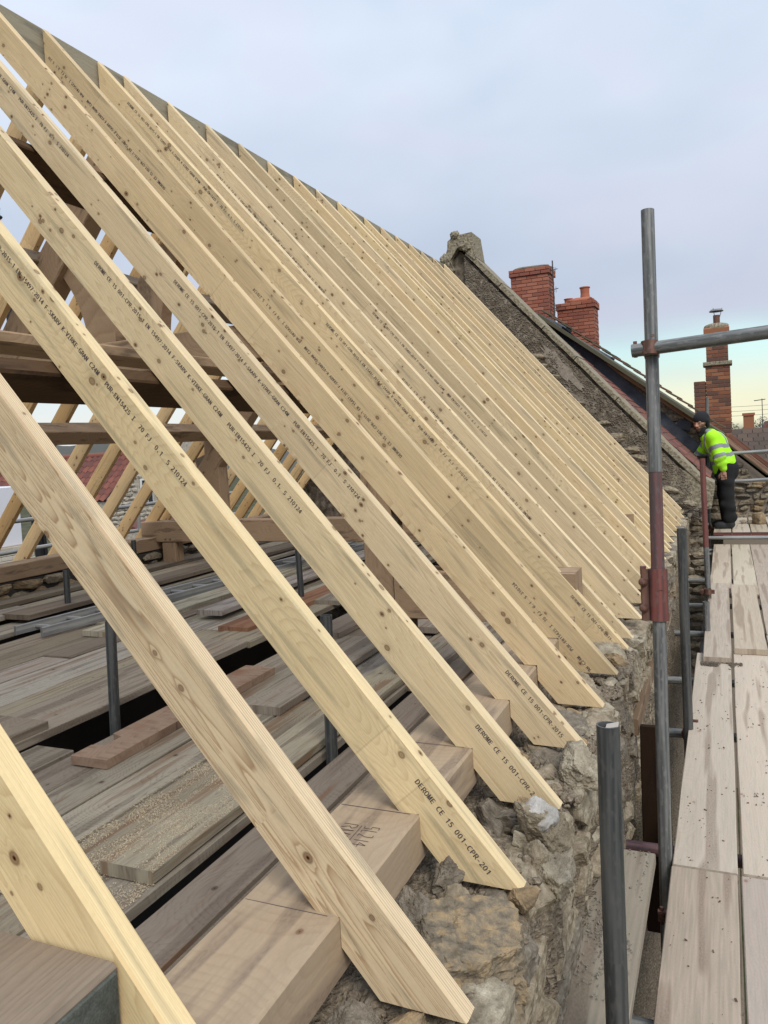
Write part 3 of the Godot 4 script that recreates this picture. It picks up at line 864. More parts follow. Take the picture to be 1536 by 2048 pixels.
func make_walkway() -> void:
	var g := "boards of the outer walkway"
	var A := -0.222
	board(A, 0.0, 0.9, -2.895, WALK_Y, M.pale[3], "stained pale board at the lower right, left of the pair", g)
	board(0.006, 0.229, 0.9, -2.905, WALK_Y - 0.003, M.pale[2], "pale board at the lower right corner", g)
	board(A + 0.002, 0.002, -2.905, -5.8, WALK_Y + 0.002, M.pale[0], "pale board behind the pole with a dark crack", g)
	board(0.010, 0.232, -2.915, -5.9, WALK_Y, M.pale[2], "long pale board at the right edge, second length out", g)
	board(A + 0.046, 0.006, -5.57, -8.25, WALK_Y + 0.041, M.pale[3], "lapped walkway board whose end lies raised on another, by the middle poles", g, {"rise": 0.006})
	board(0.018, 0.232, -5.82, -8.2, WALK_Y + 0.041, M.pale[1], "lapped walkway board in the second row with its raised end facing the camera", g, {"rise": 0.004})
	board(A + 0.045, 0.03, -7.95, -11.36, WALK_Y + 0.002, M.pale[0], "far pale walkway board nearest the wall", g, {"drift": 0.01})
	board(0.04, 0.262, -7.95, -11.36, WALK_Y + 0.002, M.pale[2], "far pale walkway board in the second row", g, {"drift": 0.01})
	board(0.24, 0.462, -2.6, -6.4, WALK_Y - 0.002, M.pale[1], "third-row walkway board at the right edge", g)
	board(0.242, 0.462, -6.41, -11.36, WALK_Y + 0.002, M.pale[3], "far third-row walkway board", g, {"drift": 0.03})
	# raised landing where the man stands
	for k in 4:
		var x := -0.165 + 0.232 * k
		var b := board(x, x + 0.226, -11.42, -13.3, -1.395, M.pale[(k + 1) % 4], "landing board with a red end, %s from the left" % ORD[k], "boards of the raised landing", {"drift": 0.0})
		var band := put("red_end_band", timber(0.222, 0.039, 0.006, {"ch": 0.001}), M.red_paint, b, b.transform.affine_inverse() * along(Vector3(x + 0.002, -1.414, -11.416), Vector3(x + 0.224, -1.414, -11.416)))
		band.name = "red_end_band"
	for k in 5:  # invented boards, added so that the gaps of the walkway go dark
		board(-0.455 + 0.235 * k, -0.225 + 0.235 * k, 0.9, -11.3, -3.55, M.boards[3], "added board under the walkway that keeps its gaps dark, %s from the wall" % ORD[k], "boards added below the walkway")
	# the inside board, lower and dusty
	var ib := board(-0.418, -0.242, 0.3, -2.60, -1.36, M.pale[1], "dusty grey board between the wall and the walkway", "", {"thick": 0.036})
	(ib.material_override as StandardMaterial3D).albedo_color = Color(0.80, 0.80, 0.78)
	scatter("grit", "crumbs of mortar on the dusty inside board", 900, Vector3(-0.345, -1.358, -1.9), Vector3(0.17, 0, 1.4), -1.358, [0.0012, 0.004], flat(Color(0.2, 0.18, 0.15)), 33)
	scatter("dirt", "line of dark dirt swept against the raised board ends on the walkway", 900, Vector3(-0.06, -1.545, -5.53), Vector3(0.25, 0, 0.10), 0, [0.002, 0.007], M.earth, 38, false, true)
	scatter("wood_chips", "dark chips and dirt on the walkway boards", 300, Vector3(0.0, -1.547, -3.6), Vector3(0.42, 0, 4.4), -1.547, [0.001, 0.005], flat(Color(0.14, 0.09, 0.06)), 35)

# ---------------------------------------------------------------- scaffold tubes
func pole(called: String, a: Vector3, b: Vector3, mat: Material, label: String, group := "") -> MeshInstance3D:
	var o := put(called, tube(a.distance_to(b)), mat, self, along(a, b, Vector3(0.3, 0.1, 1).normalized() if absf((b - a).normalized().y) > 0.9 else Vector3.UP))
	tag(o, label, "scaffold tube", group)
	return o

# right-angle coupler: two bands, lugs and bolts
func coupler(at: Vector3, axis_a: Vector3, axis_b: Vector3, mat: Material, label: String) -> void:
	var o := base("scaffold_coupler", label, "scaffold coupler", at, "couplers")
	var off := axis_a.cross(axis_b).normalized() * 0.026
	for k in [[axis_a, -1.0], [axis_b, 1.0]]:
		var ax: Vector3 = k[0].normalized()
		var c: Vector3 = off * k[1]
		put("band", tube(0.05, 0.0305, 20, 0.006), mat, o, along(c - ax * 0.025, c + ax * 0.025, off.normalized()))
		var side: Vector3 = ax.cross(off).normalized()
		put("lug", timber(0.034, 0.014, 0.04, {"ch": 0.004}), mat, o, along(c + side * 0.028 , c + side * 0.06, off.normalized()))
		put("lug", timber(0.03, 0.012, 0.038, {"ch": 0.004}), mat, o, along(c - side * 0.026 , c - side * 0.054, off.normalized()))
		put("bolt", lathe([Vector2(0.0, 0.03), Vector2(0.007, 0.03), Vector2(0.007, 0.012), Vector2(0.013, 0.012), Vector2(0.013, -0.002), Vector2(0.007, -0.002), Vector2(0.007, -0.03), Vector2(0, -0.03)], 6), mat, o, Transform3D(along(Vector3.ZERO, side).basis, c + side * 0.05))

# sleeve joining two lengths of a pole
func sleeve(at: Vector3, axis: Vector3, mat: Material, label: String) -> void:
	var o := base("sleeve_coupler", label, "scaffold coupler", at)
	put("sleeve", tube(0.19, 0.0335, 22, 0.006), mat, o, along(-axis * 0.095, axis * 0.095, Vector3.BACK))
	var side := Vector3(-0.985, 0, 0.17)
	put("flange", timber(0.19, 0.03, 0.014, {"ch": 0.004, "seg": 6, "wob": 0.004}), M.rusty, o, along(-axis * 0.095 + side * 0.045, axis * 0.095 + side * 0.045, side))
	for k in [0.048, -0.048]:
		var c: Vector3 = axis * k + Vector3(-0.052, 0, 0.018)
		put("bolt_head", lathe([Vector2(0, 0.02), Vector2(0.009, 0.018), Vector2(0.0155, 0.009), Vector2(0.0165, -0.006), Vector2(0.011, -0.012), Vector2(0.011, -0.03)], 14), M.rusty, o, Transform3D(Basis(Vector3.RIGHT, 1.35), c))
		put("hinge_lug", timber(0.03, 0.02, 0.03, {"ch": 0.005}), M.rusty, o, along(c + axis * 0.02 + Vector3(0.0, 0.006, -0.022), c + axis * 0.05 + Vector3(0.0, 0.006, -0.022), Vector3.RIGHT))
	put("hand_mark", timber(0.02, 0.003, 0.002, {"ch": 0.0005}), M.rusty, o, along(axis * 0.02 + Vector3(0.0, 0, 0.0335), axis * 0.02 + Vector3(0.02, 0.006, 0.033), Vector3.UP))

func make_tubes() -> void:
	var st := "standards of the outer scaffold"
	# standards
	var np := pole("scaffold_pole", Vector3(-0.252, -2.6, -1.60), Vector3(-0.241, -0.607, -1.665), M.steel_dark, "short dark pole with an open top in the right foreground", st)
	put("paper_scrap", timber(0.026, 0.002, 0.028, {"ch": 0.0004}), flat(Color(0.42, 0.37, 0.32)), np, np.transform.affine_inverse() * Transform3D(Basis(Vector3(0, 0.15, 1).normalized(), 0.25), Vector3(-0.245, -0.612, -1.667)))
	pole("scaffold_pole", Vector3(-0.246, -1.95, -2.93), Vector3(-0.2372, -0.575, -3.035), M.steel, "lower length of the tall galvanised pole, below the red sleeve", st)
	pole("scaffold_pole", Vector3(-0.2370, -0.573, -3.035), Vector3(-0.2345, -0.15, -3.068), M.steel_red, "red-painted foot of the tall pole's upper length", st)
	pole("scaffold_pole", Vector3(-0.2345, -0.149, -3.068), Vector3(-0.233, 0.83, -3.165), M.steel, "tall galvanised pole rising into the sky on the right", st)
	sleeve(Vector3(-0.2375, -0.60, -3.037), Vector3(0.0022, 1.0, -0.07).normalized(), M.red_paint, "red sleeve coupler with rusty bolts on the tall pole")
	pole("scaffold_pole", Vector3(-0.2175, -2.6, -4.27), Vector3(-0.213, -0.506, -4.32), M.steel_dark, "dark pole with a square-cut top behind the tall pole", st)
	pole("scaffold_pole", Vector3(-0.155, -2.3, -7.5), Vector3(-0.172, -1.05, -7.53), M.steel, "grey lower length of the red pole by the wall", st)
	pole("scaffold_pole", Vector3(-0.172, -1.049, -7.53), Vector3(-0.178, -0.26, -7.56), M.red_paint, "red pole in front of the man", st)
	pole("scaffold_pole", Vector3(-0.245, -2.2, -12.27), Vector3(-0.197, 0.45, -12.25), M.steel, "grey-green pole behind the man, rising past his head", st)
	pole("scaffold_pole", Vector3(-0.158, -2.4, -6.3), Vector3(-0.158, -1.29, -6.3), M.steel, "short upright stub beside the raised board end", st)
	# guard rails and ledgers
	pole("guard_rail", Vector3(-0.300, 0.303, -3.07), Vector3(0.75, 0.345, -3.02), M.steel, "horizontal tube clamped across the tall pole against the sky", "")
	coupler(Vector3(-0.236, 0.305, -3.092), Vector3(0, 1, -0.1).normalized(), Vector3(1, 0.04, 0.045).normalized(), M.rusty, "rusty coupler clamping the horizontal tube to the tall pole")
	pole("guard_rail", Vector3(-0.40, -0.373, -12.19), Vector3(1.9, -0.335, -12.19), M.steel_light, "upper guard rail across the man's hips", "far guard rails")
	pole("guard_rail", Vector3(-0.40, -0.772, -12.19), Vector3(1.9, -0.725, -12.19), M.steel_light, "lower guard rail at the man's knees", "far guard rails")
	# transoms from the wall to the walkway
	var tr := [[-3.12, M.maroon, "maroon transom tube at the end of the dusty board"], [-4.40, M.steel, "grey transom tube seen behind the tall pole"], [-5.35, M.steel, "transom tube beyond the first dark gap"], [-6.62, M.steel, "transom tube level with the short upright stub"], [-7.7, M.steel, "fourth transom tube from the maroon one"], [-9.0, M.steel, "transom tube in the shade below the far wall top"], [-10.9, M.steel_light, "pale transom tube under the far end of the walkway"], [-11.25, M.steel_light, "last pale transom tube below the landing"]]
	for k in tr:
		var z: float = k[0]
		var x0: float = -0.40 if z > -5.0 else -0.46
		if z < -10.0: x0 = -0.36
		pole("transom", Vector3(x0, -1.617, z), Vector3(0.6, -1.617, z - 0.02), k[1], k[2], "transoms under the walkway")
	pole("transom", Vector3(-0.30, -1.62, -2.15), Vector3(0.6, -1.62, -2.15), M.steel, "dark transom tube in the slot beside the near board", "transoms under the walkway")
	pole("ledger", Vector3(-0.20, -1.68, 0.2), Vector3(-0.19, -1.68, -11.3), M.steel_dark, "long ledger tube under the inner edge of the walkway", "")
	pole("ledger", Vector3(-0.23, -1.46, -11.36), Vector3(1.2, -1.46, -11.38), M.steel_light, "tube under the red board ends of the landing", "")
	for k in [[Vector3(-0.19, -1.62, -2.72), "clip at the foot of the tall pole"], [Vector3(-0.19, -1.60, -4.38), "rusty coupler below the walkway at the second transom"], [Vector3(-0.17, -1.44, -7.5), "coupler on the red pole at board level"], [Vector3(-0.225, -1.45, -12.22), "coupler on the grey-green pole under the landing"]]:
		coupler(k[0], Vector3.UP, Vector3.RIGHT, M.rusty, k[1])
	# short standards coming up through the inner deck
	var g := "pole tops coming up through the inner deck"
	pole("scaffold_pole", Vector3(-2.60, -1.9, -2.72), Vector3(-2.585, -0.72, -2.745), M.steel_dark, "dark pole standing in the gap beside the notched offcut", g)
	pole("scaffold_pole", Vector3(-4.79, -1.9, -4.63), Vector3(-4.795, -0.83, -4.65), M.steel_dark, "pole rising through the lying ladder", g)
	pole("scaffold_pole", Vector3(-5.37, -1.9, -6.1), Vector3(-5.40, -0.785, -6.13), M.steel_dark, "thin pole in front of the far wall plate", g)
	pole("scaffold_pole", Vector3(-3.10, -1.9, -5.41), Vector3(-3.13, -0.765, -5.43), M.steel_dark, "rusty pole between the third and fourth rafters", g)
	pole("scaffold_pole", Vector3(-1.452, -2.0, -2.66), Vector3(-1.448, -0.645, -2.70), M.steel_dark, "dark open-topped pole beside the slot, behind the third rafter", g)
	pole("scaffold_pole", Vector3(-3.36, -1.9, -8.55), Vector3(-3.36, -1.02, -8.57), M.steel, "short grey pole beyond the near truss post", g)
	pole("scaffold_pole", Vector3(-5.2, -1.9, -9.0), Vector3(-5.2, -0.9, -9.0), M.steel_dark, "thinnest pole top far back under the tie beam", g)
	# tube seen in the slot of the inner deck, with its joint
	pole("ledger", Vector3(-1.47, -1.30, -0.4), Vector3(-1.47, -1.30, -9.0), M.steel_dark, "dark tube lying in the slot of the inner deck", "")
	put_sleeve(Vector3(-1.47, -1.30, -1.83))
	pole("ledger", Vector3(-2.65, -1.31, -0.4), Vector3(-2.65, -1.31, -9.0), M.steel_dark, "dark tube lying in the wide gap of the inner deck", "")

func put_sleeve(at: Vector3) -> void:
	var o := put("tube_joint", tube(0.07, 0.032, 18, 0.006), M.rusty, self, along(at, at + Vector3(0, 0, -0.07)))
	tag(o, "rusty joint on the dark tube in the slot of the inner deck", "scaffold coupler")
# ---------------------------------------------------------------- the old walls
func stone_piece(parent: Node3D, at: Vector3, size: Vector3, mat: Material, variant: int, turn := Vector3.ZERO, called := "stone") -> MeshInstance3D:
	var key := "rock%d" % variant
	if not M.has(key): M[key] = rock(900 + variant, 14, 13, 0.03, 9.0) if variant < 20 else rock(900 + variant, 16, 5, 0.028, 14.0)
	return put(called, M[key], mat, parent, Transform3D(Basis.from_euler(turn).scaled_local(size), at))

func fine_rock(sd: int, n: int, cuts: int, rough: float) -> ArrayMesh:
	return rock(sd, n, cuts, rough, 7.0)

func make_near_wall() -> void:
	var w := base("stone_wall", "rubble stone wall of the near eaves, its top left open under the rafter feet", "stone wall", Vector3(-0.5, 0, 0))
	var nz := FastNoiseLite.new()
	nz.seed = 12
	nz.frequency = 1.0
	nz.fractal_octaves = 4
	# bed of old mortar and rubble: from under the plate over the top and down the outer face
	var prof := [Vector2(-0.86, -1.02), Vector2(-0.70, -0.985), Vector2(-0.62, -0.985), Vector2(-0.54, -0.99), Vector2(-0.47, -1.0), Vector2(-0.415, -1.015), Vector2(-0.40, -1.06), Vector2(-0.40, -1.2), Vector2(-0.41, -1.5), Vector2(-0.43, -2.0), Vector2(-0.46, -3.0), Vector2(-0.48, -6.3)]
	var cum := [0.0]
	for i in prof.size() - 1: cum.append(cum[i] + (prof[i] as Vector2).distance_to(prof[i + 1]))
	var shape := func(i: float, j: float) -> Vector3:
		var s: float = pow(j, 1.7) * float(cum[-1])
		var k := 0
		while k < prof.size() - 2 and s > cum[k + 1]: k += 1
		var p: Vector2 = (prof[k] as Vector2).lerp(prof[k + 1], clampf((s - cum[k]) / (cum[k + 1] - cum[k]), 0, 1))
		var z := -0.2 - 9.6 * pow(i, 1.7)
		var q := Vector3(p.x, p.y, z)
		var d := 0.022 * nz.get_noise_3dv(q * 5.0) + 0.034 * absf(nz.get_noise_3dv(q * 15.0)) + 0.022 * nz.get_noise_3dv(q * 46.0) - 0.012
		if s > 0.42: return Vector3(p.x + d * 1.2 + 0.5, p.y, z)
		return Vector3(p.x + 0.5, p.y + d * (0.4 if s < 0.2 else 1.0), z)
	put("mortar_bed", sheet(560, 90, shape), M.mortar, w)
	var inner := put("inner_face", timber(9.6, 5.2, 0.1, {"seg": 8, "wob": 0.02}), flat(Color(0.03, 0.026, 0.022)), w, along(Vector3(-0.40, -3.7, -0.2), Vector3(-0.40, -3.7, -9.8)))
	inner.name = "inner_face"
	var r := RandomNumberGenerator.new()
	r.seed = 31
	# stones of the outer face, coursed roughly
	var y := -1.10
	var row := 0
	while row < 6:
		var h := r.randf_range(0.075, 0.13)
		var z := -0.7 - r.randf() * 0.2
		while z > -9.7:
			var l := r.randf_range(0.13, 0.36) * (1.0 if z > -5.0 else 1.4)
			var near := z > -3.5
			if row < 3 and z > -7.5 or z > -4.5:
				stone_piece(w, Vector3([-0.447, -0.452, -0.458, -0.465, -0.47, -0.475][row] + r.randf_range(-0.01, 0.012) + 0.5, y - h * 0.5, z - l * 0.5), Vector3(0.13, h * 0.96, l * 0.96), M.stone[[0, 2, 3, 0, 2][r.randi() % 5]], 20 + r.randi() % 6, Vector3(r.randf_range(-0.05, 0.05), r.randf_range(-0.08, 0.08), r.randf_range(-0.08, 0.08)))
			z -= l
		y -= h
		row += 1
	# stones bedded in the top, between and beyond the feet
	for i in 90:
		var z := -0.95 - 8.6 * pow(i / 95.0, 1.15) + r.randf_range(-0.05, 0.05)
		var s := r.randf_range(0.05, 0.15)
		var x := r.randf_range(-0.6, -0.44)
		stone_piece(w, Vector3(x + 0.5, -0.998 + s * 0.08, z), Vector3(s * r.randf_range(0.8, 1.3), s * r.randf_range(0.5, 0.8), s * r.randf_range(0.9, 1.7)), M.stone[[0, 2, 3, 1, 2, 0][r.randi() % 6]], r.randi() % 10, Vector3(r.randf() * 0.5, r.randf() * TAU, r.randf() * 0.5))
	for i in 60:
		var z := -0.95 - 2.2 * r.randf()
		var s := r.randf_range(0.022, 0.06)
		stone_piece(w, Vector3(r.randf_range(-0.62, -0.42) + 0.5, -0.982 + s * 0.12, z), Vector3(s * r.randf_range(0.8, 1.4), s * r.randf_range(0.6, 0.9), s * r.randf_range(0.8, 1.4)), M.stone[[3, 0, 3, 1, 2][r.randi() % 5]], r.randi() % 10, Vector3(r.randf() * TAU, r.randf() * TAU, r.randf() * TAU))
	# squared edge stones
	var z2 := -0.98
	while z2 > -9.6:
		var l := r.randf_range(0.13, 0.27)
		var h := r.randf_range(0.10, 0.15)
		var wd := r.randf_range(0.11, 0.19)
		stone_piece(w, Vector3(-0.378 - wd * 0.5 + r.randf_range(-0.014, 0.006) + 0.5, -0.972 - h * 0.5 + r.randf_range(-0.014, 0.008), z2 - l / 2), Vector3(wd, h, l * 0.95), M.stone[[3, 0, 3, 2, 0][r.randi() % 5]], 20 + r.randi() % 6, Vector3(r.randf_range(-0.05, 0.05), r.randf_range(-0.12, 0.12), r.randf_range(-0.10, 0.06)))
		z2 -= l + 0.006
	# the large stones in front, one by one
	var big := [
		["large warm-coloured stone bedded on the wall between the second and third rafter feet", Vector3(-0.483, -1.008, -1.40), Vector3(0.20, 0.15, 0.21), 1, 3, Vector3(0.06, 0.35, -0.08)],
		["grey rubble stone tight against the wall plate beside the large warm stone", Vector3(-0.60, -0.965, -1.44), Vector3(0.085, 0.10, 0.11), 2, 11, Vector3(0.3, 0.9, 0.2)],
		["rounded grey rubble stone in the mortar beside the third rafter", Vector3(-0.585, -0.945, -1.60), Vector3(0.09, 0.09, 0.10), 2, 12, Vector3(0.1, 0.2, 0.4)],
		["loose brown stone with a white mortar cap beside the third rafter foot", Vector3(-0.435, -0.945, -1.86), Vector3(0.105, 0.115, 0.125), 0, 13, Vector3(0.2, 0.8, 0.1)],
		["small tan stone leaning on the fourth rafter", Vector3(-0.50, -0.945, -1.94), Vector3(0.055, 0.065, 0.05), 1, 14, Vector3(0.5, 0.4, 0.3)],
		["squared mossy stone lying beside the fourth rafter foot", Vector3(-0.415, -0.945, -2.24), Vector3(0.11, 0.095, 0.15), 3, 15, Vector3(0.05, 0.35, 0.05)],
		["long flat stone at the outer edge beside the fifth rafter foot", Vector3(-0.44, -0.985, -2.72), Vector3(0.13, 0.06, 0.26), 0, 16, Vector3(0, 0.1, 0.05)],
		["flat stone wedged behind the fifth rafter foot", Vector3(-0.49, -0.965, -2.60), Vector3(0.12, 0.05, 0.16), 2, 17, Vector3(0.2, 0.7, 0.1)],
		["pale stone at the lower edge of the picture under the second rafter foot", Vector3(-0.60, -0.975, -1.13), Vector3(0.10, 0.085, 0.09), 2, 18, Vector3(0.2, 0.3, 0.2)],
		["tan stone at the bottom of the picture beneath the second rafter's cut end", Vector3(-0.53, -0.99, -1.15), Vector3(0.12, 0.07, 0.08), 1, 19, Vector3(0.1, 0.9, 0.1)],
		["worn pale edge stone below the loose white-capped one", Vector3(-0.405, -1.03, -1.80), Vector3(0.10, 0.12, 0.16), 3, 20, Vector3(0.1, 0.1, 0.1)]]
	for k in big.size():
		var b: Array = big[k]
		var o := put("loose_stone", rock(b[4] * 7 + 3, 34, 7 if k == 0 else 14, 0.04, 11.0 if k == 0 else 7.0), M.big_stone if k == 0 else M.stone[b[3]], self, Transform3D(Basis.from_euler(b[5]).scaled_local(b[2] as Vector3), b[1]))
		tag(o, b[0], "stone", "stones on the wall top")
		if k == 3:
			put("mortar_cap", rock(77, 8, 6, 0.08, 3.0), mineral(79, [Color(0.26, 0.24, 0.2), Color(0.42, 0.39, 0.35), Color(0.52, 0.49, 0.45)], 0.03, 2.0, 0.5), o, Transform3D(Basis.from_euler(Vector3(0.2, 0.3, 0.35)).scaled_local(Vector3(0.62, 0.28, 0.7)), Vector3(-0.12, 0.40, 0.08)))
	scatter("rubble_crumbs", "crumbs of mortar and small stones on the wall top", 9000, Vector3(-0.515, -0.988, -2.3), Vector3(0.25, 0.0, 3.2), 0, [0.002, 0.017], M.mortar, 91, false, true)
	# timber standing in the gap and a long board along the foot of the visible face
	var sh := put("shutter_board", timber(0.9, 0.115, 0.03, {"seg": 6, "wob": 0.004}), tinted(M.oak_grey, Color(0.34, 0.27, 0.22)), self, along(Vector3(-0.312, -2.15, -3.46), Vector3(-0.312, -1.25, -3.46), Vector3(1, 0, 0)))
	tag(sh, "dark brown board standing upright in the gap behind the tall pole", "board")
	var lb := put("edge_board", timber(5.0, 0.07, 0.03, {"seg": 10, "wob": 0.003}), tinted(M.oak_grey, Color(0.9, 0.85, 0.8)), self, along(Vector3(-0.388, -1.26, -3.45), Vector3(-0.40, -1.26, -8.4)))
	tag(lb, "long brown board on edge along the outer face of the wall", "board")

func make_far_wall() -> void:
	var w := base("stone_wall", "rubble stone wall under the far wall plate", "stone wall", Vector3(-5.7, 0, 0))
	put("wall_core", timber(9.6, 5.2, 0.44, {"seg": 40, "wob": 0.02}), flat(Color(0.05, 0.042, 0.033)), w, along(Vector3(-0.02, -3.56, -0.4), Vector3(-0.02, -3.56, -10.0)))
	var r := RandomNumberGenerator.new()
	r.seed = 8
	for row in 3:
		var z := -2.6 - r.randf() * 0.2
		while z > -9.8:
			var l := r.randf_range(0.14, 0.34)
			stone_piece(w, Vector3(0.205 + r.randf_range(-0.01, 0.015), -1.0 - row * 0.085, z - l / 2), Vector3(0.10, 0.08, l * 0.93), M.stone[[1, 1, 0, 2, 1][r.randi() % 5]], r.randi() % 10, Vector3(r.randf_range(-0.1, 0.1), r.randf_range(-0.1, 0.1), 0))
			z -= l + 0.02

# our own gable with its raised parapet
func make_gable() -> void:
	var zf := -9.80
	var g := base("gable_wall", "rendered stone gable with a raised coping and a carved apex stone", "gable wall", Vector3(-3.0, 0, zf))
	# outline of the parapet in the gable's own plane: apex at x = 0
	var half := 2.75
	var apex := 2.44
	var eave := -0.66
	var k := (apex - eave) / half
	var out := PackedVector2Array([Vector2(-half, -6.2), Vector2(half + 0.02, -6.2), Vector2(half + 0.02, eave), Vector2(0.0, apex), Vector2(-half, eave)])
	put("wall_face", slab(out, 0.45), M.rough_cast, g)
	# render coat, broken away lower down: an uneven sheet over the right slope's upper part
	var nz := FastNoiseLite.new()
	nz.seed = 44
	nz.frequency = 1.0
	nz.fractal_octaves = 4
	var coat := func(i: float, j: float) -> Vector3:
		var x := 0.06 + (half - 0.1) * i
		var top := apex - k * x - 0.03
		var y := top - j * (0.85 + 0.3 * i)
		var q := Vector3(x * 3.0, y * 3.0, 0.0)
		var edge := smoothstep(1.0, 0.72, j + 0.22 * nz.get_noise_2d(x * 2.2, 3.0))
		return Vector3(x, y, 0.012 + 0.05 * edge + 0.024 * nz.get_noise_3dv(q) + 0.007 * nz.get_noise_3dv(q * 5.0))
	put("render_coat", sheet(220, 60, func(i: float, j: float) -> Vector3: return coat.call(j, i)), M.rough_cast, g)
	var r := RandomNumberGenerator.new()
	r.seed = 19
	var mm := MultiMesh.new()
	mm.transform_format = MultiMesh.TRANSFORM_3D
	mm.mesh = rock(21, 2, 4, 0.05, 3.0)
	mm.instance_count = 9000
	for i in 9000:
		var u := r.randf()
		var v := r.randf()
		var cp: Vector3 = coat.call(u, v * v * 0.2 + v * 0.8)
		var sz := r.randf_range(0.006, 0.017)
		mm.set_instance_transform(i, Transform3D(Basis.from_euler(Vector3(r.randf() * 6, r.randf() * 6, 0)).scaled_local(Vector3(sz * 1.3, sz, sz)), cp))
	var pd := MultiMeshInstance3D.new()
	pd.name = "pebble_dash"
	pd.multimesh = mm
	pd.material_override = mineral(87, [Color(0.07, 0.058, 0.045), Color(0.13, 0.11, 0.085), Color(0.2, 0.175, 0.14), Color(0.5, 0.46, 0.4)], 0.02, 14.0, 0.0)
	pd.set_meta("kind", "stuff")
	g.add_child(pd, true)
	# pale patches where the render is thin or made good
	M.patch = mineral(83, [Color(0.2, 0.165, 0.13), Color(0.28, 0.24, 0.195), Color(0.36, 0.31, 0.26)], 0.03, 1.4, 0.5)
	for q in [[0.86, 1.55, 0.14, 0.13], [2.36, 2.55, 0.62, 0.2]]:
		var pg := PackedVector2Array()
		for n in 24:
			var a := TAU * n / 24.0
			var rr := 1.0 + 0.25 * r.randf_range(-1, 1)
			pg.append(Vector2((q[1] - q[0]) * 0.5 * cos(a), q[3] * 0.5 * sin(a)) * rr)
		var mx: float = (q[0] + q[1]) * 0.5
		put("pale_patch", slab(pg, 0.06), M.patch, g, Transform3D(Basis(Vector3.BACK, -atan(k)), Vector3(mx, apex - k * mx - q[2] - 0.08, 0.074)))
	# rubble showing below the render
	for i in 190:
		var x := r.randf_range(0.25, half - 0.05)
		var y := apex - k * x - r.randf_range(0.36 + 0.5 * maxf(0.0, 0.8 - x), 1.02)
		var s := r.randf_range(0.07, 0.17)
		stone_piece(g, Vector3(x, y, 0.055), Vector3(s * 1.5, s * 0.62, 0.10), M.stone[[0, 2, 0, 3, 2][r.randi() % 5]], r.randi() % 10, Vector3(0, 0, -0.2 + r.randf_range(-0.2, 0.2)))
	# corner of the gable by the landing: rubble down the outer side
	for row in 16:
		var x := half - 0.55
		while x < half + 0.05:
			var l := r.randf_range(0.14, 0.3)
			stone_piece(g, Vector3(minf(x + l / 2, half - l / 2 + 0.06), eave - 0.42 - row * 0.11, 0.015), Vector3(l * 0.97, 0.1, 0.12), M.stone[[0, 2, 3, 2][r.randi() % 4]], r.randi() % 10, Vector3(0, 0, r.randf_range(-0.06, 0.06)))
			x += l
	# coping stones down both slopes
	for s in [1, -1]:
		var d := Vector3(s * half, eave - apex, 0).normalized()
		var n := Vector3(s * -d.y * s, absf(d.x), 0).normalized()
		n = Vector3(s * absf(d.y), absf(d.x), 0)
		var at := 0.10
		var total := Vector2(half, apex - eave).length()
		var i := 0
		while at < total - 0.1:
			var l := minf([0.62, 0.78, 0.55, 0.7][i % 4], total - at)
			var a := Vector3(0, apex, -0.20) + d * (at + 0.004) + n * (0.042 + 0.006 * r.randf())
			put("coping_stone", timber(l - 0.012, 0.062, 0.56, {"ch": 0.005, "seg": 10, "wob": 0.007, "seed": i + 3}), M.coping, g, along(a, a + d, n))
			at += l
			i += 1
		# kneeler at the foot
		put("kneeler", slab(PackedVector2Array([Vector2(0, -0.30), Vector2(0.16, -0.27), Vector2(0.20, -0.05), Vector2(0.20, 0.02), Vector2(0.05, 0.10), Vector2(-0.22, 0.22), Vector2(-0.3, -0.1)]), 0.56), M.coping, g, Transform3D(Basis(Vector3(s, 0, 0), Vector3.UP, Vector3(0, 0, s)), Vector3(s * (half - 0.06), eave + 0.02, 0.07 if s > 0 else -0.49)))
	# apex stone: a saddle block with a worn knob
	var ap := PackedVector2Array([Vector2(-0.155, -0.19), Vector2(-0.135, -0.155), Vector2(0.0, 0.03), Vector2(0.105, -0.085), Vector2(0.20, -0.17), Vector2(0.215, -0.14), Vector2(0.175, 0.175), Vector2(0.13, 0.17), Vector2(0.03, 0.165), Vector2(-0.05, 0.185), Vector2(-0.105, 0.13), Vector2(-0.145, 0.10), Vector2(-0.155, 0.0), Vector2(-0.2, -0.1), Vector2(-0.25, -0.17)])
	put("apex_stone", slab(ap, 0.42), M.coping, g, Transform3D(Basis(), Vector3(0.01, apex + 0.02, 0.10)))
	put("apex_knob", rock(55, 10, 5, 0.1, 3.0), M.coping, g, Transform3D(Basis.from_euler(Vector3(0.2, 0.3, 0.2)).scaled_local(Vector3(0.11, 0.10, 0.12)), Vector3(-0.04, apex + 0.19, 0.07)))
	put("apex_worn_face", rock(56, 12, 6, 0.12, 4.0), M.coping, g, Transform3D(Basis.from_euler(Vector3(0.1, 0.0, -0.5)).scaled_local(Vector3(0.2, 0.14, 0.14)), Vector3(0.09, apex + 0.05, 0.06)))
	put("apex_shoulder", rock(57, 10, 6, 0.1, 3.0), M.coping, g, Transform3D(Basis.from_euler(Vector3(0.2, 0.3, 0.6)).scaled_local(Vector3(0.17, 0.26, 0.3)), Vector3(-0.17, apex - 0.13, -0.02)))
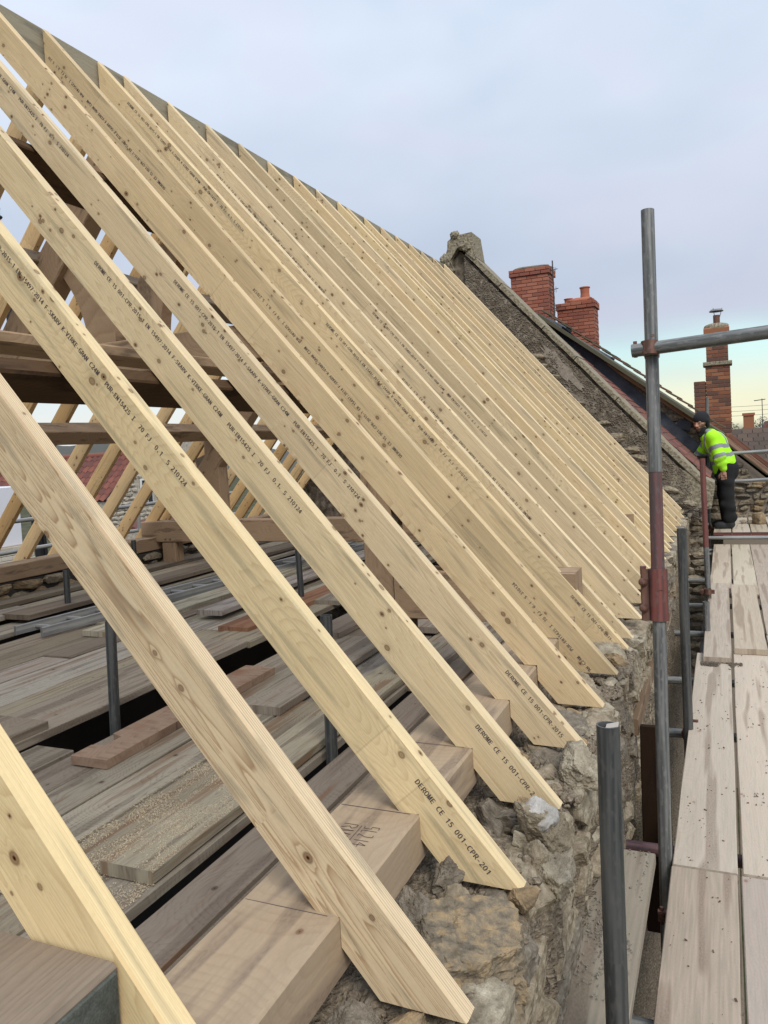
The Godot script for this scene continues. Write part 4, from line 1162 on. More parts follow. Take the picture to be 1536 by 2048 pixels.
	# twigs and rubbish heaped at the end of the wall
	for i in 26:
		var p := Vector3(-0.50 + r.randf_range(0, 0.24), -1.0 + r.randf_range(0, 0.12), -9.62 + r.randf_range(-0.12, 0.15))
		if i == 0: M.heap = base("rubbish_heap", "dark heap of twigs and rubble at the far end of the wall top", "rubble", Vector3(-0.4, -1.0, -9.6))
		put("twig", tube(r.randf_range(0.08, 0.22), 0.006, 6, 0.002), flat(Color(0.05, 0.035, 0.025)), M.heap, along(p - Vector3(-0.4, -1.0, -9.6), p - Vector3(-0.4, -1.0, -9.6) + Vector3(r.randfn(), r.randfn() * 0.4, r.randfn()).normalized(), Vector3(0.2, 1, 0.1).normalized()))
	for i in 14:
		stone_piece(M.heap, Vector3(r.randf_range(-0.15, 0.18), r.randf_range(-0.04, 0.05), r.randf_range(-0.15, 0.15)), Vector3.ONE * r.randf_range(0.05, 0.12), M.stone[2], r.randi() % 10, Vector3(r.randf() * TAU, r.randf() * TAU, 0))
# ---------------------------------------------------------------- neighbouring buildings
# brick stack: every brick a piece of its own round a mortar core
func stack(parent: Node3D, called: String, at: Vector3, w: float, d: float, courses: int, mats: Array, joint: Material, over := 0.0) -> Node3D:
	var ch := 0.075
	var core := put(called, timber(courses * ch, w - 0.02, d - 0.02, {"ch": 0.001}), joint, parent, along(at, at + Vector3(0, 1, 0), Vector3(-1, 0, 0)))
	var inv := core.transform.affine_inverse()
	if not M.has("brick_mesh"):
		for k in 3:
			M["brick_mesh%d" % k] = timber([0.215, 0.1025, 0.16][k], 0.064, 0.1025, {"ch": 0.004, "seg": 1})
		M["brick_mesh"] = true
	for c in courses:
		var y := at.y + ch * (c + 0.5)
		var o := 0.0 if c % 2 == 0 else 0.1125
		for s in [1, -1]:
			# long faces, then short faces between them
			var x := -w / 2.0 - over
			var first := true
			while x < w / 2.0 + over - 0.05:
				var l := 0.225 if not (first and o > 0.0) else 0.1125
				if x + l > w / 2.0 + over + 0.01: l = w / 2.0 + over - x
				first = false
				var b := put("brick", M["brick_mesh0"], mats[rng.randi() % mats.size()], core)
				b.transform = inv * Transform3D(Basis.from_scale(Vector3((l - 0.011) / 0.215, 1, 1)), Vector3(at.x + x + 0.005, y, at.z + s * (d / 2.0 + over - 0.05)))
				x += l
			var z := -d / 2.0 - over + 0.1
			while z < d / 2.0 + over - 0.13:
				var l := minf(0.225, d / 2.0 + over - 0.1 - z)
				var b := put("brick", M["brick_mesh0"], mats[rng.randi() % mats.size()], core)
				b.transform = inv * Transform3D(Basis(Vector3(0, 0, (l - 0.011) / 0.215), Vector3.UP, Vector3.LEFT), Vector3(at.x + s * (w / 2.0 + over - 0.05), y, at.z + z + 0.005))
				z += l
	return core

func pot(parent: Node3D, at: Vector3, h: float, r: float) -> void:
	put("chimney_pot", lathe([Vector2(r * 0.7, h * 0.9), Vector2(r * 0.72, h), Vector2(r * 1.02, h), Vector2(r * 1.05, h * 0.93), Vector2(r * 0.9, h * 0.88), Vector2(r * 0.86, h * 0.5), Vector2(r * 0.98, h * 0.12), Vector2(r * 1.15, h * 0.08), Vector2(r * 1.18, 0)], 20), M.pot, parent, Transform3D(Basis(), at))

func tile_rows(parent: Node3D, a: Vector3, down: Vector3, across: Vector3, rows: int, cols: int, gauge: float, pitch: float, mats: Array, mesh_key: String, called := "roof_tile") -> void:
	var n := across.cross(down).normalized()
	if n.y < 0: n = -n
	for i in rows:
		for j in cols:
			var p := a + down * gauge * (i + 0.5) + across * pitch * (j + (0.5 if i % 2 else 0.0)) + n * (0.012 + rng.randf_range(0, 0.006))
			var dn := (down + n * -0.0 + n * 0.05).normalized()
			put(called, M[mesh_key], mats[rng.randi() % mats.size()], parent, Transform3D(Basis(dn, n, dn.cross(n)), p))

func make_neighbours() -> void:
	M.pot = flat(Color(0.36, 0.125, 0.07), 0.9)
	M.tile_red = [flat(Color(0.155, 0.052, 0.036), 0.9), flat(Color(0.19, 0.065, 0.042), 0.9), flat(Color(0.115, 0.043, 0.034), 0.9), flat(Color(0.10, 0.06, 0.042), 0.95)]
	M.tile_moss = [flat(Color(0.11, 0.085, 0.055), 0.95), flat(Color(0.15, 0.10, 0.065), 0.95), flat(Color(0.085, 0.08, 0.05), 0.95), flat(Color(0.17, 0.085, 0.055), 0.95)]
	M.tile_brown = [flat(Color(0.075, 0.05, 0.036), 0.95), flat(Color(0.09, 0.06, 0.042), 0.95), flat(Color(0.065, 0.046, 0.034), 0.95)]
	M.soffit = tinted(M.boards[2], Color(1.0, 0.97, 0.92))
	M["tile_mesh"] = timber(0.20, 0.014, 0.158, {"ch": 0.003})
	# house B: a lower roof abutting our gable, seen along its slope
	var b := base("red_tiled_roof_house", "low house with a narrow red tiled roof between the gable and the lead flashing", "house", Vector3(-2.6, 0, -11.3))
	var s46 := atan(1.02)
	var dn := Vector3(cos(s46), -sin(s46), 0)
	var top := Vector3(0, 1.86, 0)
	var l := 3.32
	put("roof_slab", slab(PackedVector2Array([Vector2(-2.3, -0.6), Vector2(-2.3, -6.2), Vector2(2.3, -6.2), Vector2(2.3, -0.5), Vector2(0, 1.85)]), 2.1), M.earth, b, Transform3D(Basis(), Vector3(0, 0, 1.04)))
	tile_rows(b, top + Vector3(0, 0.0, 1.0), dn, Vector3(0, 0, -1), 25, 12, 0.133, 0.165, M.tile_red, "tile_mesh")
	# house C behind: stone gable, verge, lead soakers and stacks
	var c := base("stone_gable_house", "neighbouring house with a stone gable under a tiled verge, behind the lead flashing", "house", Vector3(-2.55, 0, -12.4))
	var ap := Vector2(0.0, 1.94)
	var k := 0.786
	put("gable_wall", slab(PackedVector2Array([Vector2(-2.6, -6.2), Vector2(2.5, -6.2), Vector2(2.5, ap.y - 2.5 * k - 0.06), Vector2(0, ap.y - 0.06), Vector2(-2.6, ap.y - 2.6 * k - 0.06)]), 0.4), M.stone[2], c)
	var r := RandomNumberGenerator.new()
	r.seed = 47
	for row in 26:
		var y := 1.35 - row * 0.105
		var x := -0.2
		while x < 2.5:
			var w := r.randf_range(0.14, 0.36)
			if y < ap.y - (x + w) * k - 0.12 and y > ap.y - 0.45 - (x + w) * 1.06 - 0.2: stone_piece(c, Vector3(x + w / 2, y, 0.0), Vector3(w * 0.96, 0.097, 0.1), M.stone[[0, 2, 0, 3][r.randi() % 4]], r.randi() % 10, Vector3(0, 0, r.randf_range(-0.05, 0.05)))
			x += w
	var a38 := atan(k)
	var d38 := Vector3(cos(a38), -sin(a38), 0)
	var n38 := Vector3(sin(a38), cos(a38), 0)
	put("roof_slope", timber(3.25, 0.055, 8.2, {"ch": 0.004, "tl": 3.0, "th": 9.0}), M.tile_moss[2], c, along(Vector3(0, ap.y - 0.05, -3.85), Vector3(0, ap.y - 0.05, -3.85) + d38, n38))
	put("roof_slope", timber(3.25, 0.055, 8.2, {"ch": 0.004, "tl": 3.0, "th": 9.0}), M.tile_moss[2], c, along(Vector3(-0.06, ap.y - 0.05, -3.85), Vector3(-0.06, ap.y - 0.05, -3.85) + Vector3(-d38.x, d38.y, 0), Vector3(-n38.x, n38.y, 0)))
	for i in 17:
		var p := Vector3(0.05, ap.y + 0.0, 0.16) + d38 * (0.185 * i)
		for j in 3: put("verge_tile", M["tile_mesh"], M.tile_moss[(i + j * 2) % 4], c, Transform3D(Basis((d38 + n38 * 0.09).normalized(), n38, d38.cross(n38)).scaled_local(Vector3(1.15, 1.7, 1.25)), p + Vector3(0, 0, -0.06 - 0.2 * j) + n38 * 0.02))
	put("barge_board", timber(2.3, 0.075, 0.025, {"seg": 4, "wob": 0.004}), tinted(M.soffit, Color(1, 0.93, 0.85)), c, along(Vector3(0.55, ap.y - 0.55 * k - 0.105, 0.05), Vector3(0.55, ap.y - 0.55 * k - 0.105, 0.05) + d38, n38))
	put("soffit", timber(2.9, 0.018, 0.09, {"seg": 4}), M.tile_moss[2], c, along(Vector3(0.1, ap.y - 0.1 * k - 0.06, 0.05), Vector3(0.1, ap.y - 0.1 * k - 0.06, 0.05) + d38, n38))
	put("gutter_end", timber(0.2, 0.15, 0.05, {"ch": 0.012}), M.lead, c, along(Vector3(1.93, 0.10, 0.03), Vector3(2.15, 0.04, 0.03)))
	for i in 7:
		var p := Vector3(0.27, 1.62, 0.06) + Vector3(0.70, -0.714, 0) * (0.43 * i)
		put("lead_soaker", timber(0.46, 0.22, 0.012, {"ch": 0.002, "seg": 4, "wob": 0.004}), M.lead, c, along(p, p + Vector3(0.70, -0.714, 0) * 0.45 + Vector3(0, 0.012, 0), Vector3(0.714, 0.7, 0)))
	# two red stacks
	var s1 := base("brick_chimney", "squat red brick chimney without pots beside the aerial, left of the pair", "chimney", Vector3(-3.60, 1.8, -16.85), "red brick chimneys")
	stack(s1, "shaft", Vector3(0, 0.4, 0), 0.80, 0.62, 16, M.brick, M.joint)
	stack(s1, "cap_course", Vector3(0, 1.6, 0), 0.80, 0.62, 2, M.brick, M.joint, 0.03)
	put("flaunching", rock(66, 6, 4, 0.04, 3.0), M.mortar, s1, Transform3D(Basis.from_scale(Vector3(0.84, 0.13, 0.66)), Vector3(0, 1.755, 0)))
	put("lead_flashing", timber(0.9, 0.24, 0.7, {"ch": 0.03, "wob": 0.01, "seg": 4}), M.lead, s1, along(Vector3(-0.1, 0.80, 0.05), Vector3(0.5, 0.45, 0.05), Vector3(0.5, 0.85, 0)))
	var s2 := base("brick_chimney", "red brick chimney with two clay pots, one tall and one short", "chimney", Vector3(-2.84, 1.4, -17.8), "red brick chimneys")
	stack(s2, "shaft", Vector3(0, 0.0, 0), 0.80, 0.58, 18, M.brick, M.joint)
	stack(s2, "cap_course", Vector3(0, 1.35, 0), 0.80, 0.58, 2, M.brick, M.joint, 0.028)
	put("flaunching", rock(67, 6, 4, 0.04, 3.0), M.pot, s2, Transform3D(Basis.from_scale(Vector3(0.6, 0.18, 0.5)), Vector3(0.1, 1.52, 0)))
	pot(s2, Vector3(-0.19, 1.47, 0), 0.16, 0.10)
	pot(s2, Vector3(0.17, 1.55, 0), 0.29, 0.11)
	put("lead_flashing", timber(0.8, 0.2, 0.66, {"ch": 0.03, "wob": 0.01, "seg": 4}), M.lead, s2, along(Vector3(0.0, 0.62, 0.05), Vector3(0.46, 0.30, 0.05), Vector3(0.5, 0.85, 0)))
	var an := base("television_aerial", "thin television aerial on a mast beside the squat chimney", "aerial", Vector3(-3.12, 2.3, -16.6))
	put("mast", tube(1.35, 0.014, 8, 0.003), M.steel_dark, an, along(Vector3.ZERO, Vector3(0, 1.35, 0), Vector3.BACK))
	for i in 3:
		var y := [1.15, 0.75, 0.35][i] as float
		put("boom", tube(0.2, 0.008, 6, 0.002), M.steel_dark, an, along(Vector3(-0.1, y, 0), Vector3(0.1, y + 0.02, 0)))
		for j in 3: put("element", tube(0.12, 0.005, 6, 0.002), M.steel_dark, an, along(Vector3(-0.07 + j * 0.06, y - 0.06, 0.0), Vector3(-0.07 + j * 0.06, y + 0.06, 0.0), Vector3.BACK))
	# tall old stack with a cowl on the end of house D
	var s3 := base("brick_chimney", "tall weathered brick chimney with a metal cowl behind the man", "chimney", Vector3(-0.06, -1.0, -17.25))
	stack(s3, "shaft", Vector3(0, 0, 0), 0.45, 0.45, 30, M.brick_old, M.joint_pale)
	put("string_course", timber(0.53, 0.075, 0.53, {"ch": 0.01, "wob": 0.006, "seg": 3}), M.coping, s3, along(Vector3(-0.265, 2.28, 0), Vector3(0.265, 2.28, 0)))
	stack(s3, "head", Vector3(0, 2.32, 0), 0.40, 0.40, 9, M.brick_old, M.joint_pale)
	put("head_cap", timber(0.47, 0.22, 0.47, {"ch": 0.02, "wob": 0.01, "seg": 3}), M.brick_old[2], s3, along(Vector3(-0.235, 2.88, 0), Vector3(0.235, 2.88, 0)))
	put("flaunching", rock(68, 6, 3, 0.03, 3.0), M.coping, s3, Transform3D(Basis.from_scale(Vector3(0.46, 0.2, 0.46)), Vector3(0, 2.99, 0)))
	put("cowl", lathe([Vector2(0, 0.36), Vector2(0.10, 0.345), Vector2(0.135, 0.31), Vector2(0.13, 0.30), Vector2(0.05, 0.325), Vector2(0.0, 0.325)], 20), M.steel, s3, Transform3D(Basis(), Vector3(0.01, 3.02, 0)))
	put("flue_pipe", lathe([Vector2(0.05, 0.17), Vector2(0.062, 0.17), Vector2(0.062, -0.05)], 16), M.rusty, s3, Transform3D(Basis(), Vector3(0.01, 3.08, 0)))
	for i in 3: put("cowl_leg", timber(0.2, 0.012, 0.01, {"ch": 0.001}), M.steel, s3, along(Vector3(0.01 + 0.055 * cos(i * 2.1), 3.19, 0.055 * sin(i * 2.1)), Vector3(0.01 + 0.095 * cos(i * 2.1), 3.335, 0.095 * sin(i * 2.1)), Vector3(0.3, 0.2, 1)))
	stack(s3, "lower_flue", Vector3(-0.34, 0, 0), 0.22, 0.45, 26, M.brick_old, M.joint_pale)
	# house D: the stone wall beyond the landing
	var dh := base("stone_house", "old stone house wall beyond the landing with a sloping verge board", "house", Vector3(0.0, 0, -14.5))
	put("wall", slab(PackedVector2Array([Vector2(-1.4, -6.2), Vector2(3.6, -6.2), Vector2(3.6, -3.2), Vector2(0.62, -0.80), Vector2(0.02, -0.26), Vector2(-0.6, -0.2), Vector2(-1.4, -0.9)]), 0.45), M.joint_pale, dh)
	for row in 13:
		var h := 0.105
		var y := -0.42 - row * h
		var x := -0.9 + r.randf() * 0.1
		while x < 1.9:
			var w := r.randf_range(0.1, 0.3)
			if y < -0.30 - (x + w) * 0.83:
				stone_piece(dh, Vector3(x + w / 2, y + r.randf_range(-0.01, 0.01), 0.02), Vector3(w * 0.9, h * r.randf_range(0.75, 0.92), 0.11), M.stone[[0, 0, 2, 0, 1, 0, 2, 0][r.randi() % 8]], r.randi() % 10, Vector3(0, 0, r.randf_range(-0.06, 0.06)))
			x += w
	stone_piece(dh, Vector3(0.47, -1.005, 0.045), Vector3(0.27, 0.085, 0.1), M.stone[1], 3)
	for j in 2: put("verge_board", timber(3.0, 0.07, 0.03, {"seg": 5, "wob": 0.005}), tinted(M.soffit, Color(1, 0.85, 0.78) if j == 0 else Color(0.8, 0.6, 0.55)), dh, along(Vector3(0.02 + 0.07 * j, -0.17 + 0.04 * j, 0.12 - 0.09 * j), Vector3(0.9 + 0.07 * j, -0.98 + 0.04 * j, 0.12 - 0.09 * j)))
	put("roof_slope", timber(4.2, 0.08, 5.0, {"ch": 0.01}), M.tile_moss[0], dh, along(Vector3(-0.05, -0.20, -2.5), Vector3(0.85, -1.03, -2.5)))
	put("sill_ledge", timber(1.6, 0.06, 0.1, {"seg": 4, "wob": 0.008}), M.stone[3], dh, along(Vector3(-0.2, -1.50, 0.08), Vector3(1.4, -1.5, 0.08)))
	var ls := put("loose_stone", rock(333, 9, 8, 0.05), M.stone[1], self, Transform3D(Basis.from_euler(Vector3(0.1, 0.5, 0.2)).scaled_local(Vector3(0.17, 0.17, 0.17)), Vector3(0.44, -1.32, -12.4)))
	tag(ls, "pale pointed stone standing on the landing behind the man", "stone")
	for i in 2:
		var p := put("loose_stone", rock(340 + i, 5, 8, 0.05), M.stone[0], self, Transform3D(Basis.from_scale(Vector3(0.09, 0.05, 0.07)), Vector3(0.22 + 0.09 * i, -1.372, -12.5 + 0.05 * i)))
		tag(p, ["small flat stone on the landing next to the man's boot", "small flat stone on the landing between its neighbour and the pointed stone"][i], "stone")
	var sack := put("white_bag", rock(351, 8, 3, 0.08, 2.6), flat(Color(0.62, 0.63, 0.66), 0.7), self, Transform3D(Basis.from_euler(Vector3(0.1, 0.3, -0.25)).scaled_local(Vector3(0.16, 0.34, 0.14)), Vector3(-0.155, -1.24, -13.0)))
	tag(sack, "white bag standing on the landing behind the man's legs", "bag")
	# farther roofs
	var e := base("brown_roofed_house", "house with a broad dark brown tiled roof behind the stone wall", "house", Vector3(3.0, 0, -26))
	var er := Vector3(0, -4.2, 8.5).normalized()
	put("roof_slope", timber(10.0, 0.12, 11.0, {"ch": 0.01}), M.tile_brown[0], e, along(Vector3(2.4, -0.12, -2.0), Vector3(2.4, -0.12, -2.0) + er, Vector3(0, 1, 0.5)))
	put("wall", timber(10.8, 6.0, 7.6, {"ch": 0.02}), M.stone[0], e, along(Vector3(-3.0, -5.6, 0.5), Vector3(7.8, -5.6, 0.5)))
	M["tile_big"] = timber(0.33, 0.03, 0.285, {"ch": 0.006})
	for i in 16:
		for j in 16:
			var p := Vector3(-2.9 + j * 0.3 + (0.15 if i % 2 else 0.0), -0.02, -2.0) + er * (0.18 + i * 0.28)
			put("roof_tile", M["tile_big"], M.tile_brown[rng.randi() % 3], e, Transform3D(Basis(er, er.cross(Vector3.RIGHT) * -1.0, er.cross(er.cross(Vector3.RIGHT) * -1.0)), p))
	var fc := base("brick_chimney", "small orange brick chimney on the far roofs at the right edge", "chimney", Vector3(1.09, -1.0, -40))
	put("shaft", timber(1.6, 0.44, 0.44, {"ch": 0.01}), M.brick_old[2], fc, along(Vector3.ZERO, Vector3(0, 1.6, 0), Vector3.RIGHT))
	put("cap_course", timber(0.12, 0.52, 0.52, {"ch": 0.01}), M.brick[1], fc, along(Vector3(0, 1.5, 0), Vector3(0, 1.62, 0), Vector3.RIGHT))
	var fr := base("red_roofed_house", "far house with a red tiled roof at the right edge of the view", "house", Vector3(4.6, 0, -46))
	put("roof", slab(PackedVector2Array([Vector2(-3.1, -1.2), Vector2(3.0, -1.2), Vector2(2.4, 0.62), Vector2(-2.4, 0.25)]), 4.0), M.tile_red[1], fr)
	put("wall", timber(5.6, 5.2, 3.6, {"ch": 0.02}), M.brick_old[0], fr, along(Vector3(-2.8, -3.7, -2.0), Vector3(2.8, -3.7, -2.0)))
	put("chimney", timber(1.0, 0.5, 0.5, {"ch": 0.01}), M.brick[2], fr, along(Vector3(-1.9, 0.0, -1.0), Vector3(-1.9, 1.0, -1.0), Vector3.RIGHT))
	put("chimney_pot", lathe([Vector2(0.1, 0.4), Vector2(0.15, 0.4), Vector2(0.16, 0.0)], 12), M.pot, fr, Transform3D(Basis(), Vector3(-1.9, 1.0, -1.0)))
	var a2 := base("television_aerial", "far television aerial above the orange chimney", "aerial", Vector3(1.75, -0.2, -42))
	put("mast", tube(1.5, 0.02, 6, 0.004), M.steel_dark, a2, along(Vector3.ZERO, Vector3(0, 1.5, 0), Vector3.BACK))
	put("boom", tube(0.5, 0.02, 6, 0.004), M.steel_dark, a2, along(Vector3(-0.35, 1.42, 0), Vector3(0.15, 1.46, 0)))
	for i in 3:
		var wv := Curve3D.new()
		var o := begin()
		var pa := Vector3(-9, 1.5 + 0.35 * i, -60)
		var pb := Vector3(9, 1.1 + 0.3 * i, -62)
		for j in 16:
			var f0 := j / 16.0; var f1 := (j + 1) / 16.0
			var q0 := pa.lerp(pb, f0) - Vector3(0, 0.5 * sin(f0 * PI), 0); var q1 := pa.lerp(pb, f1) - Vector3(0, 0.5 * sin(f1 * PI), 0)
			o.append_from(tube(q0.distance_to(q1), 0.012, 5, 0.003), 0, along(q0, q1))
		var wn := put("overhead_wire", o.commit(), flat(Color(0.05, 0.05, 0.05)), self)
		tag(wn, "thin overhead wire across the pale sky, %s of three" % ["lowest", "middle", "highest"][i], "wire", "overhead wires")

# ---------------------------------------------------------------- beyond the far slope, and the land
func make_left_side() -> void:
	var wh := base("white_house", "white rendered house beyond the far eaves on the left with a pale brick base", "house", Vector3(-14.2, 0, -9.5))
	put("wall", timber(7.0, 5.0, 4.0, {"ch": 0.02}), flat(Color(0.66, 0.66, 0.70), 0.9), wh, along(Vector3(-2.0, -2.9, 3.9), Vector3(-2.0, -2.9, -3.1)))
	put("plinth", timber(7.0, 4.5, 0.12, {"ch": 0.01}), M.joint_pale, wh, along(Vector3(0.06, -3.93, 3.9), Vector3(0.06, -3.93, -3.1)))
	M.brick_pale = [flat(Color(0.50, 0.45, 0.36)), flat(Color(0.45, 0.40, 0.31)), flat(Color(0.54, 0.49, 0.41))]
	M["pale_brick_mesh"] = timber(0.28, 0.085, 0.05, {"ch": 0.006})
	for row in 8:
		for i in 12:
			put("brick", M["pale_brick_mesh"], M.brick_pale[rng.randi() % 3], wh, along(Vector3(0.12, -1.74 - row * 0.095, 0.2 - i * 0.29 - (0.145 if row % 2 else 0.0)), Vector3(0.12, -1.74 - row * 0.095, -1.0 - i * 0.29)))
	var h := base("stone_house", "pale stone house with a red pantile roof and a white window, seen through the rafters", "house", Vector3(-20, 0, -23))
	var gw := PackedVector2Array([Vector2(-1.45, -6.2), Vector2(6.0, -6.2), Vector2(6.0, 2.6), Vector2(0.55, 0.22), Vector2(-1.45, -1.30)])
	# gable in the z-y plane, facing +x
	put("gable_wall", slab(gw, 0.4, 0.5), M.pale_stone, h, Transform3D(Basis(Vector3(0, 0, -1), Vector3.UP, Vector3(1, 0, 0)), Vector3.ZERO))
	var r := RandomNumberGenerator.new()
	r.seed = 60
	for row in 15:
		var z := -1.4
		while z < 4.2:
			var w := r.randf_range(0.22, 0.5)
			var y := -0.25 - row * 0.16
			if y < 0.2 - 0.74 * maxf(0.0, 0.55 - z) - 0.1 and not (z + w > 0.1 and z < 1.0 and y < -0.6 and y > -1.75):
				stone_piece(h, Vector3(0.02, y, -(z + w / 2)), Vector3(0.1, 0.145, w * 0.94), M.pale_stone, r.randi() % 10)
			z += w
	var wn := put("window", timber(0.62, 0.95, 0.06, {"ch": 0.006}), flat(Color(0.7, 0.72, 0.7)), h, along(Vector3(0.05, -1.15, -0.25), Vector3(0.05, -1.15, -0.87)))
	for i in 2:
		for j in 2: put("pane", timber(0.24, 0.38, 0.01, {"ch": 0.001}), flat(Color(0.03, 0.035, 0.04), 0.15), wn, wn.transform.affine_inverse() * along(Vector3(0.086, -1.38 + 0.45 * j, -0.3 - 0.29 * i), Vector3(0.086, -1.38 + 0.45 * j, -0.54 - 0.29 * i)))
	# pantile slope falling towards +z
	var dn := Vector3(0, -1.52, 1.95).normalized()
	put("roof_slab", timber(2.6, 0.06, 7.0, {"ch": 0.01}), M.tile_red[2], h, along(Vector3(-3.55, 0.24, -0.57), Vector3(-3.55, 0.24, -0.57) + dn))
	M["pantile"] = pantile()
	for i in 8:
		for j in 24:
			put("pantile", M["pantile"], M.tile_red[rng.randi() % 3], h, Transform3D(Basis(Vector3.RIGHT, dn.cross(Vector3.RIGHT), dn), Vector3(-0.15 - 0.28 * j, 0.30, -0.57) + dn * (0.33 * i)))
	put("ridge_tile", tube(7.0, 0.13, 10, 0.02), M.tile_red[1], h, along(Vector3(-0.02, 0.27, -0.6), Vector3(-7.0, 0.27, -0.6)))
	put("chimney", timber(0.9, 0.5, 0.6, {"ch": 0.01}), M.brick_old[2], h, along(Vector3(-0.3, 0.2, -0.7), Vector3(-0.3, 1.1, -0.7), Vector3.RIGHT))
	var o := base("outhouse", "low outhouse with a dark red roof below the stone house", "house", Vector3(-15.5, 0, -19.5))
	put("roof_slope", timber(3.0, 0.1, 4.5, {"ch": 0.01}), M.tile_red[2], o, along(Vector3(0, -1.75, 0), Vector3(2.2, -2.6, 0)))
	put("wall", timber(4.4, 3.6, 2.2, {"ch": 0.02}), M.pale_stone, o, along(Vector3(1.0, -4.4, 2.2), Vector3(1.0, -4.4, -2.2)))
	put("lead_gutter", timber(4.6, 0.16, 0.2, {"ch": 0.03}), M.lead, o, along(Vector3(2.3, -2.6, 2.3), Vector3(2.3, -2.6, -2.3)))
	# outer scaffold on that side
	var g := "scaffold tubes beyond the far eaves"
	pole("guard_rail", Vector3(-7.3, -0.60, -4.0), Vector3(-7.1, -0.585, -10.5), M.steel_light, "upper rail of the scaffold beyond the far eaves", g)
	pole("guard_rail", Vector3(-7.3, -0.93, -4.0), Vector3(-7.1, -0.92, -10.5), M.steel_light, "lower rail of the scaffold beyond the far eaves", g)
	pole("scaffold_pole", Vector3(-7.15, -3.0, -8.25), Vector3(-7.15, -0.5, -8.25), M.steel_light, "pale upright of the scaffold beyond the far eaves", g)
	pole("scaffold_pole", Vector3(-8.05, -6.0, -7.75), Vector3(-8.05, 0.9, -7.40), M.black_pipe, "black upright at the left edge, lower part", "black uprights at the left edge")
	var bp := put("black_post", lathe([Vector2(0, 7.5), Vector2(0.035, 7.48), Vector2(0.055, 3.5), Vector2(0.06, 0.0)], 14), M.black_pipe, self, Transform3D(Basis(Vector3.RIGHT, 0.06), Vector3(-8.09, -4.2, -7.62)))
	tag(bp, "black leaning post at the left edge against the sky", "post")
	for i in 5:
		var b := put("finial_leaf", rock(410 + i, 4, 4, 0.1, 2.5), M.black_pipe, bp, Transform3D(Basis.from_euler(Vector3(i, i * 1.3, 0.4)).scaled_local(Vector3(0.10, 0.05, 0.09)), Vector3(0.05 - 0.04 * (i % 2), 7.28 + 0.05 * i, 0.03)))
		b.name = numbered("finial_leaf", bp)
	var cb := begin()
	for j in 14:
		var a0 := PI * (0.9 + 1.0 * j / 14.0); var a1 := PI * (0.9 + 1.0 * (j + 1) / 14.0)
		var q0 := Vector3(-7.0, -0.78 + 0.30 * sin(a0), -4.72 + 0.16 * cos(a0)); var q1 := Vector3(-7.0, -0.78 + 0.30 * sin(a1), -4.72 + 0.16 * cos(a1))
		cb.append_from(tube(q0.distance_to(q1), 0.012, 8, 0.003), 0, along(q0, q1, Vector3.RIGHT))
	tag(put("cable", cb.commit(), M.black_pipe, self), "black cable hanging in a loop beyond the far eaves", "cable")

func pantile() -> ArrayMesh:
	var f := func(i: float, j: float) -> Vector3:
		return Vector3((0.5 - j) * 0.29, 0.035 * cos(j * TAU) + 0.02 * i, i * 0.36)
	return sheet(1, 8, f)

